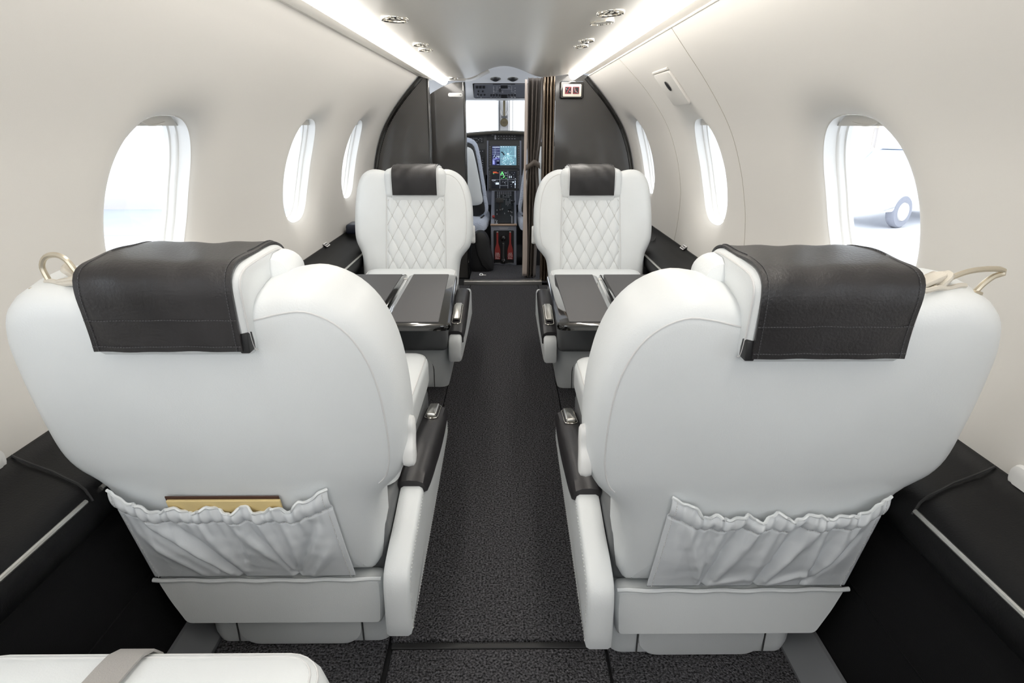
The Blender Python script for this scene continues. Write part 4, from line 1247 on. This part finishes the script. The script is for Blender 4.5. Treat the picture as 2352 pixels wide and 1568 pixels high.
E_white = emit('screen white', (.65, .75, .85), 1.0); E_cyan = emit('screen cyan', (.30, .58, .62), 1.0); E_viol = emit('screen violet', (.16, .16, .42), 1.0)
E_green = emit('screen green', (.15, .65, .2), 1.0); E_red = emit('screen red', (.50, .08, .03), 1.0); E_grey = emit('screen grey', (.25, .27, .31), 1.0)
sym = display(1123.5, 325.5, 1193.5, 385, 1130.5, 335, 1186, 379, 'upper cockpit display showing a teal moving map', E_teal)
sym('data_panel', [(1130.5, 335, 1148.6, 379)], E_navy)
rr = []
for k in range(5): rr.append((1131.5 + 3.4 * k, 336.4, 1134 + 3.4 * k, 339.2))
for k in range(4): rr += [(1131, 340.5 + 3.6 * k + 2.2, 1148, 341.0 + 3.6 * k + 2.2)]
rr += [(1137, 340, 1137.5, 355)]
rnd = random.Random(8)
for k in range(16): 
    u, v = 1131.5 + rnd.random() * 14, 356 + rnd.random() * 9; rr.append((u, v, u + 1.4 + rnd.random() * 2, v + 1.2))
for k in range(5): rr.append((1132, 366.5 + 2.2 * k, 1134 + rnd.random() * 2, 367.6 + 2.2 * k))
rr += [(1141, 368.5, 1146, 369.7), (1141, 377, 1147, 377.8)]
for k in range(6): rr.append((1150 + 5.6 * k, 336.3, 1153 + 5.2 * k, 337.6))
for k in range(8): rr.append((1182, 337 + 3.2 * k, 1184.5, 338.2 + 3.2 * k))
for k in range(40):
    u, v = 1150 + rnd.random() * 30, 356 + rnd.random() * 21; rr.append((u, v, u + .7 + rnd.random(), v + .7 + rnd.random()))
rr.append((1164.5, 351.5, 1169, 355))
sym('white_marking', [tuple(q) for q in rr], E_white)
sym('violet_block', [(1137.5, 362, 1148, 366), (1131.5, 364, 1137.5, 378)], E_viol)
sym('inset_map', [(1141.2, 370, 1147, 376.2)], E_blk)
ln = []
for q, rad in ((0, 9), (1, 13), (2, 17)): ln.append(([(1166.8 + rad * .62 * math.cos(PI * k / 14), 371 - rad * math.sin(PI * k / 14)) for k in range(15)], .0008))
for k in range(6): ln.append(([(1166.8, 354), (1153 + 5.6 * k, 378)], .0005))
ln += [([(1167, 353), (1167, 341)], .0010), ([(1170, 353), (1175.5, 346)], .0008), ([(1163, 354), (1158, 346)], .0008), ([(1170, 356), (1185, 358)], .0012)]
sym('map_line', [], E_cyan, ln)
sym('traffic_arc', [], E_blk, [([(1151, 349), (1154, 349.5), (1156, 352.5), (1158.4, 356)], .004)])
sym = display(1122.5, 388, 1192.5, 437, 1129.5, 392, 1186, 432, 'lower cockpit display showing engine gauges on black', E_blk)
rr = [(1148, 392.5, 1148.6, 432), (1166.4, 392.5, 1167, 432), (1129.7, 411.5, 1186, 412), (1149, 402, 1166, 402.5), (1157, 392.5, 1157.4, 402), (1149, 425, 1166, 425.5)]
for k in range(46):
    c = rnd.choice(((1131, 414, 1146, 423), (1150, 414, 1165, 424), (1169, 394, 1184, 410), (1169, 414, 1179, 430), (1158.5, 394, 1165, 401)))
    u, v = c[0] + rnd.random() * (c[2] - c[0] - 2), c[1] + rnd.random() * (c[3] - c[1] - 1); rr.append((u, v, u + .6 + rnd.random() * 1.4, v + .8))
rr += [(1129.7, 412.5, 1139, 414.2), (1182, 409, 1185, 410.5)]
for k in range(6): rr.append((1181.8, 414.5 + 2.9 * k, 1184.6, 416.6 + 2.9 * k))
sym('white_marking', [tuple(q) for q in rr], E_grey)
sym('bright_marking', [(1181.8, 414.5, 1184.6, 416.6), (1181.8, 420, 1184.6, 424), (1177, 416, 1180, 419), (1138.5, 418.5, 1146, 423), (1169.5, 403.5, 1171, 408), (1173.5, 403.5, 1175, 408)], E_white)
sym('green_marking', [(1149.8, 397.5, 1152, 402), (1154.8, 397.5, 1157, 402), (1151.8, 393.5, 1155, 399), (1157, 403, 1159.5, 405.5), (1155.5, 405.5, 1158, 408), (1151, 408.2, 1154, 409.2), (1160.5, 408.2, 1164, 409.2), (1132.5, 397.8, 1135, 399)], E_green)
sym('red_marking', [(1132.5, 393.6, 1141, 395.4), (1132.5, 395.8, 1145, 397.2)], E_red)

# pedestal
pd = empty('centre_pedestal', (-.027, 4.36, 0), 'grey blue centre pedestal with throttle and switches between the pilot seats', 'pedestal')
po = Vector(pd.location)
ya, za, yb2, zb2 = 4.36, .300, 4.77, .490
def pp(u, v, d=0.0):
    """photo position on the sloping top of the pedestal"""
    lo, hi = 4.2, 5.2
    for _ in range(40):
        m_ = (lo + hi) / 2; p = at(u, v, m_)
        if p[2] > za + (zb2 - za) * (m_ - ya) / (yb2 - ya): lo = m_
        else: hi = m_
    n = Vector((0, -(zb2 - za), yb2 - ya)).normalized()
    return Vector(at(u, v, lo)) + n * d - po
def ppslab(bm, u0, v0, u1, v1, d0, d1):
    c = ((u0, v0), (u1, v0), (u1, v1), (u0, v1))
    a = [bm.verts.new(pp(u, v, d0)) for u, v in c]; b = [bm.verts.new(pp(u, v, d1)) for u, v in c]
    bm.faces.new(a); bm.faces.new(b)
    for k in range(4): bm.faces.new((a[k], a[(k + 1) % 4], b[(k + 1) % 4], b[k]))
bm = new()
side = [(4.36, .0), (4.36, .30), (4.77, .49), (4.782, .497), (4.782, 0)]
for xa, xb in ((-.092, .092),):
    vs = [[bm.verts.new((x, y - po.y, z)) for y, z in side] for x in (xa, xb)]
    for k in range(5): bm.faces.new((vs[0][k], vs[0][(k + 1) % 5], vs[1][(k + 1) % 5], vs[1][k]))
    bm.faces.new(vs[0]); bm.faces.new(vs[1])
obj('body', bm, M['grey_panel'], pd, smooth=False)
bm = new(); ppslab(bm, 1136, 440, 1181, 517, .0, .005); obj('top_plate', bm, M['dark'], pd, smooth=False)
bm = new(); rnd = random.Random(21)
for r_ in range(4):
    v = 443 + r_ * 3.6
    for k in range(8):
        u = 1143 + k * 4.3
        if rnd.random() < .85: ppslab(bm, u - 1.2, v - .8, u + 1.2, v + .7, .005, .007)
for r_ in range(6):
    v = 459 + r_ * 3.0
    for k in range(9):
        u = 1141 + k * 4.3
        if rnd.random() < .65 and not (1138 < u < 1160 and v > 464): ppslab(bm, u - .9, v - .7, u + .9, v + .6, .005, .007)
for k in range(16):
    u, v = 1139 + rnd.random() * 38, 478 + rnd.random() * 20
    if not (1143 < u < 1172 and v > 495): ppslab(bm, u - .9, v - .7, u + 1.0, v + .8, .005, .012)
for k in range(9): ppslab(bm, 1174.5, 498 + 1.9 * k, 1177, 499 + 1.9 * k, .005, .008); ppslab(bm, 1137 + rnd.random() * 5, 508 + k, 1139 + rnd.random() * 5, 509 + k, .005, .012)
obj('key_cap', bm, M['key'], pd, smooth=False)
bm = new(); ppslab(bm, 1167, 476, 1174, 486, .005, .02); obj('trim_wheel', bm, M['dark'], pd, smooth=False); bm = new(); ppslab(bm, 1144, 498, 1172, 515, .005, .012); obj('tray', bm, M['dark'], pd, smooth=False)
bm = new(); p = pp(1148, 482); tube(bm, [p, p + Vector((0, -.01, .04)), p + Vector((0, -.012, .055))], [.012, .010, .012], 10); boxat(bm, p + Vector((0, -.014, .070)), (.058, .03, .036), .008, 3); obj('throttle_lever', bm, M['panel'], pd)
bm = new(); p = pp(1176, 473); tube(bm, [p, p + Vector((0, -.01, .03))], .004, 8); boxat(bm, p + Vector((0.006, -.012, .034)), (.03, .012, .012), .004); obj('flap_lever', bm, M['dark'], pd)
bm = new(); bmesh.ops.create_icosphere(bm, subdivisions=3, radius=.011, matrix=Matrix.Translation(pp(1133.5, 501, .014))); obj('red_knob', bm, M['red'], pd)
bm = new(); rbox(bm, -.094, .094, -.016, .012, .290, .304, .004); obj('edge_strip', bm, M['wood_edge'], pd)
# box front with the emergency handles
bm = new(); rbox(bm, -.090, .090, -.008, .0, .0, .29, .002); obj('front_frame', bm, M['grey_panel'], pd)
bm = new(); slab(bm, rrect(-.073, .073, .022, .258, .008), lambda a, b, d: Vector((a, -d, b)), .0075, .010); obj('recess', bm, M['dark'], pd, smooth=False)
bm = new(); slab(bm, [Vector(p) for p in ((-.036, .279), (.036, .279), (.026, .268), (-.026, .268))], lambda a, b, d: Vector((a, -d, b)), .008, .0095); obj('nameplate', bm, M['key'], pd, smooth=False)
def handle(x, lines, label):
    r = empty('emergency_pull', (po.x + x, 4.345, .02), label, 'emergency handle')
    half = [(.0065, .225), (.0075, .20), (.0068, .165), (.008, .145), (.014, .125), (.019, .108), (.0205, .095), (.0205, .035), (.018, .031)]
    ol = [Vector((a, b)) for a, b in half] + [Vector((-a, b)) for a, b in half[::-1]]
    bm = new(); slab(bm, ol, lambda a, b, d: Vector((a, -d, b)), -.004, .012, .002); g = obj('grip', bm, M['red'], r)
    bm = new(); boxat(bm, (0, -.006, .228), (.013, .010, .006), .001); obj('tip', bm, M['satin'], r)
    for s_, z, size in lines:
        text('lettering', s_, M['mark'], g, Matrix.Translation((0, -.0124, z)) @ Matrix.Rotation(PI / 2, 4, 'X'), size)
    bm = new(); boxat(bm, (0, -.003, .002), (.036, .012, .006), .001); obj('catch', bm, M['rail'], r)
handle(-.045, (('FUEL', .076, .0135), ('EMERG', .064, .0105), ('SHUT OFF', .053, .0075), ('PULL', .041, .0135)), 'red handle lettered FUEL on the pedestal front, left of the black pump lever')
handle(.046, (('ACS', .076, .0135), ('EMERG', .064, .0105), ('SHUT OFF', .053, .0075), ('PULL', .041, .0135)), 'red handle lettered ACS on the pedestal front, right of the black pump lever')
pl = empty('pump_lever', (po.x - .003, 4.335, .02), 'black hand pump lever standing between the two red handles', 'lever')
bm = new(); tube(bm, [(0, 0, .02), (0, -.002, .06), (0, -.002, .12), (0, 0, .175)], [.010, .008, .007, .008], 12); obj('shaft', bm, M['panel'], pl)
bm = new(); lathe(bm, [(.0005, .160), (.013, .165), (.018, .180), (.018, .192), (.012, .204), (.0005, .208)], (0, 0, 0), (0, 0, 1), 20); obj('knob', bm, M['gloss'], pl)
bm = new(); lathe(bm, [(.0005, .0), (.016, .004), (.019, .02), (.013, .04), (.0005, .046)], (0, 0, 0), (0, 0, 1), 20); obj('pivot', bm, M['gloss'], pl)
bm = new(); boxat(bm, (0, -.010, .150), (.012, .003, .003)); boxat(bm, (0, -.02, .022), (.006, .002, .008)); obj('clip', bm, M['satin'], pl)

# pilot seats
def pilot(x, s, label):
    r = empty('pilot_seat', (x, 4.42, 0), label, 'pilot seat', 'two sheepskin covered pilot seats')
    ol = spline([Vector(p) for p in ((-.18, .36), (.0, .35), (.170, .36), (.172, .48), (.150, .64), (.128, .77), (.110, .83), (.07, .852), (0, .856), (-.08, .852), (-.13, .82), (-.155, .7), (-.175, .5))], 70)
    bm = new(); pillow(bm, ol, lambda a, b, d: Vector((s * a, d + .06 * (b - .36) * -.2, b)), [(.02, 0), (.005, .006), (0, .018), (0, .035)], crown0=.01); obj('backrest_shell', bm, M['dark'], r)
    ol2 = [Vector((p.x * .94 - .002, .435 + (p.y - .36) * .79)) for p in ol]
    bm = new(); pillow(bm, ol2, lambda a, b, d: Vector((s * a, d - .020 + .06 * (b - .36) * -.2, b)), [(.012, 0), (.003, .004), (0, .012), (0, .03)], crown0=.006); obj('backrest_panel', bm, M['leather'], r)
    ol3 = inset2(ol, -.024)
    bm = new(); pillow(bm, ol3, lambda a, b, d: Vector((s * a, d + .03 + .06 * (b - .36) * -.2, b + .006)), [(.02, 0), (.005, .008), (0, .02), (.004, .05), (.03, .07)], crown1=.02); obj('sheepskin_back', bm, M['fleece'], r)
    ol4 = spline([Vector(p) for p in ((-.19, -.12), (0, -.15), (.17, -.12), (.205, .0), (.215, .2), (.20, .36), (.1, .40), (-.1, .40), (-.19, .36), (-.21, .1))], 70)
    bm = new(); pillow(bm, ol4, lambda a, b, d: Vector((s * a, b, .25 + d + .05 * (b + .1))), [(.03, 0), (.004, .015), (0, .04), (.006, .065), (.022, .082)], crown1=.015); obj('sheepskin_cushion', bm, M['fleece'], r)
    bm = new(); rbox(bm, -.17, .17, -.1, .34, 0, .255, .02)
    for v in bm.verts: v.co.x *= s
    obj('base', bm, M['dark'], r)
    bm = new(); tube(bm, [(s * (.06 + .12 * k / 10), -.03, .36 - .035 * math.sin(PI * k / 10)) for k in range(11)], .006, 6); obj('strap', bm, M['dark'], r)
    return r
pilot(-.345, 1, 'left pilot seat with white back panel and pale blue sheepskin, beside the carbon doorway panel')
pilot(.285, -1, 'right pilot seat with pale blue sheepskin, mostly hidden behind the curtain')
bg = empty('flight_bag', (-.172, 4.17, .0125), 'soft black bag standing on the cockpit floor by the left pilot seat', 'bag')
bm = new(); ol = spline([Vector(p) for p in ((-.075, .0), (.06, .0), (.075, .06), (.055, .15), (.045, .22), (.01, .27), (-.05, .26), (-.08, .15))], 50)
pillow(bm, ol, lambda a, b, d: Vector((a, d, b)), [(.02, -.05), (.006, -.043), (0, -.025), (0, .025), (.006, .043), (.02, .05)], crown0=.01, crown1=.01); obj('body', bm, M['dark'], bg)
bm = new(); tube(bm, [(-.05, -.05, .22), (-.03, -.062, .12), (.0, -.066, .05), (.03, -.06, .02)], .006, 6); obj('strap', bm, M['kick'], bg)
sr = empty('floor_ring', (-.178, 4.02, .012), 'small pale metal ring fitting on the cockpit floor before the black bag', 'floor fitting')
bm = new(); lathe(bm, [(.013, -.01), (.013, .006), (.007, .008), (.006, -.01)], (0, 0, 0), (0, -.6, .8), 20); obj('ring', bm, M['frame'], sr)
bm = new(); rbox(bm, .006, .034, -.008, .01, -.012, .004, .002); obj('lug', bm, M['satin'], sr)

# ------------------------------------------------------------------ outside
bm = new(); quad(bm, (-120, -80, -1.3), (120, -80, -1.3), (120, 200, -1.3), (-120, 200, -1.3)); tag(obj('ground', bm, M['concrete'], smooth=False), kind='structure')
bm = new(); rbox(bm, -60, -4.5, 13.2, 17.5, -1.33, -1.29); tag(obj('road', bm, M['asphalt'], smooth=False), kind='structure')
bm = new(); rbox(bm, -60, -4, 17.6, 18.1, -1.32, -.98, .03); tag(obj('kerb_wall', bm, M['bgrey']), 'low grey kerb wall beyond the apron, through the near left window', 'wall')
tr = empty('tree', (-11.2, 19.2, -1.3), 'pale tree seen through the near left window', 'tree')
bm = new(); tube(bm, [(0, 0, 0), (.05, 0, .3), (0, 0, .9), (.1, 0, 2.2), (0, 0, 3.0)], [.42, .26, .2, .16, .1], 12); obj('trunk', bm, M['bark'], tr)
bm = new(); rnd = random.Random(4)
for k in range(700):
    a = rnd.uniform(0, 2 * PI); rr_ = 2.8 * rnd.random() ** .5; c = Vector((math.cos(a) * rr_, math.sin(a) * rr_, 2.5 + rnd.random() * 2.4 * (1 - rr_ / 3.4)))
    u = Vector((rnd.uniform(-1, 1), rnd.uniform(-1, 1), rnd.uniform(-1, 1))).normalized() * .16; w = u.orthogonal().normalized() * .07
    bm.faces.new([bm.verts.new(c + q) for q in (-u, w, u, -w)])
obj('foliage', bm, M['leaf'], tr, smooth=False)
for sd, lb in ((-1, 'white aircraft wing seen below the near left window'), (1, 'white aircraft wing seen below the near right window')):
    bm = new()
    sec_ = [(-.9, .0), (-.5, .07), (.1, .11), (.6, .07), (.95, .0), (.5, -.06), (-.3, -.06)]
    vs = []
    for x, sc_w, y0, z0 in ((1.0, 1.0, 3.3, -.62), (4.0, .85, 3.2, -.42), (7.8, .55, 3.0, -.15)):
        vs.append([bm.verts.new((sd * x, y0 + a * sc_w, z0 + b)) for a, b in sec_])
    for A, B in zip(vs, vs[1:]):
        for k in range(7): bm.faces.new((A[k], A[(k + 1) % 7], B[(k + 1) % 7], B[k]))
    bm.faces.new(vs[0]); bm.faces.new(vs[-1])
    tag(obj('wing', bm, M['frame']), lb, 'aircraft wing')
bd = empty('hangar', (34, 48, -1.3), 'pale tan building with white trusses behind the car, through the near right window', 'building')
bm = new(); rbox(bm, -14, 16, 0, 8, 0, 2.6); obj('wall', bm, M['btan'], bd, smooth=False)
bm = new(); rbox(bm, -14.3, 16.3, -.4, 8.3, 2.6, 3.0); obj('roof', bm, M['bwhite'], bd, smooth=False)
for k in range(4):
    bm = new(); x = -9 + 5.5 * k
    tube(bm, [(x, -.3, 0), (x, -.3, 2.6)], .12, 6); tube(bm, [(x, -.3, .4), (x + 2.6, -.3, 2.4)], .08, 6); tube(bm, [(x, -.3, 2.4), (x + 2.6, -.3, .4)], .08, 6); tube(bm, [(x + 2.7, -.3, 0), (x + 2.7, -.3, 2.6)], .12, 6)
    obj('truss', bm, M['bwhite'], bd)
for k in range(3):
    bm = new(); rbox(bm, -6.6 + 5.5 * k, -5 + 5.5 * k + .8, -.06, .02, .5, 2.0); obj('window', bm, M['bgrey'], bd, smooth=False)
# car
ca = empty('car', (9.9, 15.6, -1.3), 'pale blue silver car parked on the apron, through the near right window', 'car', rz=math.radians(-62))
side_ = [(-2.2, .45), (-2.25, .75), (-2.15, 1.05), (-1.2, 1.15), (1.9, 1.2), (2.15, 1.0), (2.2, .5), (2.0, .38), (-2.0, .38)]
bm = new(); sp = [Vector(p) for p in spline([Vector(p) for p in side_], 60)]
pillow(bm, sp, lambda a, b, d: Vector((d, a, b)), [(.06, -.9), (.015, -.88), (0, -.80), (0, .80), (.015, .88), (.06, .9)]); obj('body', bm, M['carpaint'], ca)
cab = [(-1.05, 1.12), (-.35, 1.66), (.2, 1.74), (1.5, 1.70), (1.95, 1.15)]
bm = new(); slab(bm, [Vector(p) for p in cab], lambda a, b, d: Vector((d * (1 - .10 * (b - 1.1)), a, b)), -.80, .80, .03); obj('cabin_glass', bm, M['carglass'], ca)
bm = new(); rbox(bm, -.70, .70, -.30, 1.50, 1.69, 1.76, .03)
for sx in (-1, 1):
    tube(bm, [(sx * .80, -1.05, 1.13), (sx * .74, -.35, 1.68)], .035, 6); tube(bm, [(sx * .79, .35, 1.13), (sx * .73, .35, 1.70)], .035, 6); tube(bm, [(sx * .80, 1.92, 1.15), (sx * .73, 1.48, 1.70)], .05, 6)
obj('roof', bm, M['carpaint'], ca)
bm = new()
for k in range(4): rbox(bm, -.55, .55, -2.27, -2.2, .66 + .07 * k, .69 + .07 * k)
obj('grille', bm, M['bgrey'], ca, smooth=False)
for sx in (-1, 1):
    bm = new(); rbox(bm, sx * .72 - .14, sx * .72 + .14, -2.26, -2.1, .74, .90, .03); obj('headlight', bm, M['frame'], ca)
    for y in (-1.4, 1.4):
        bm = new(); lathe(bm, [(.12, -.1), (.34, -.1), (.37, -.06), (.37, .06), (.34, .1), (.12, .1)], (sx * .82, y, .37), (1, 0, 0), 28, cap=True); wh = obj('wheel', bm, M['tyre'], ca)
        bm = new(); lathe(bm, [(.0005, .02), (.2, .02), (.22, -.01)], (sx * .92, y, .37), (sx, 0, 0), 24); obj('hub', bm, M['satin'], wh)

# ------------------------------------------------------------------ light
w = bpy.data.worlds.new('overcast sky'); SC.world = w; w.use_nodes = True
bgn = w.node_tree.nodes['Background']; bgn.inputs['Color'].default_value = (.93, .97, 1.0, 1); bgn.inputs['Strength'].default_value = 2.6

SC.view_settings.view_transform = 'Standard'; SC.view_settings.look = 'None'; SC.view_settings.gamma = 1.0; SC.view_settings.use_curve_mapping = False
SC.view_settings.exposure = 0.03
SC.cycles.max_bounces = 10; SC.cycles.diffuse_bounces = 6; SC.cycles.glossy_bounces = 4; SC.cycles.transparent_max_bounces = 10
SC.cycles.use_denoising = True
SC.cycles.sample_clamp_indirect = 8.0
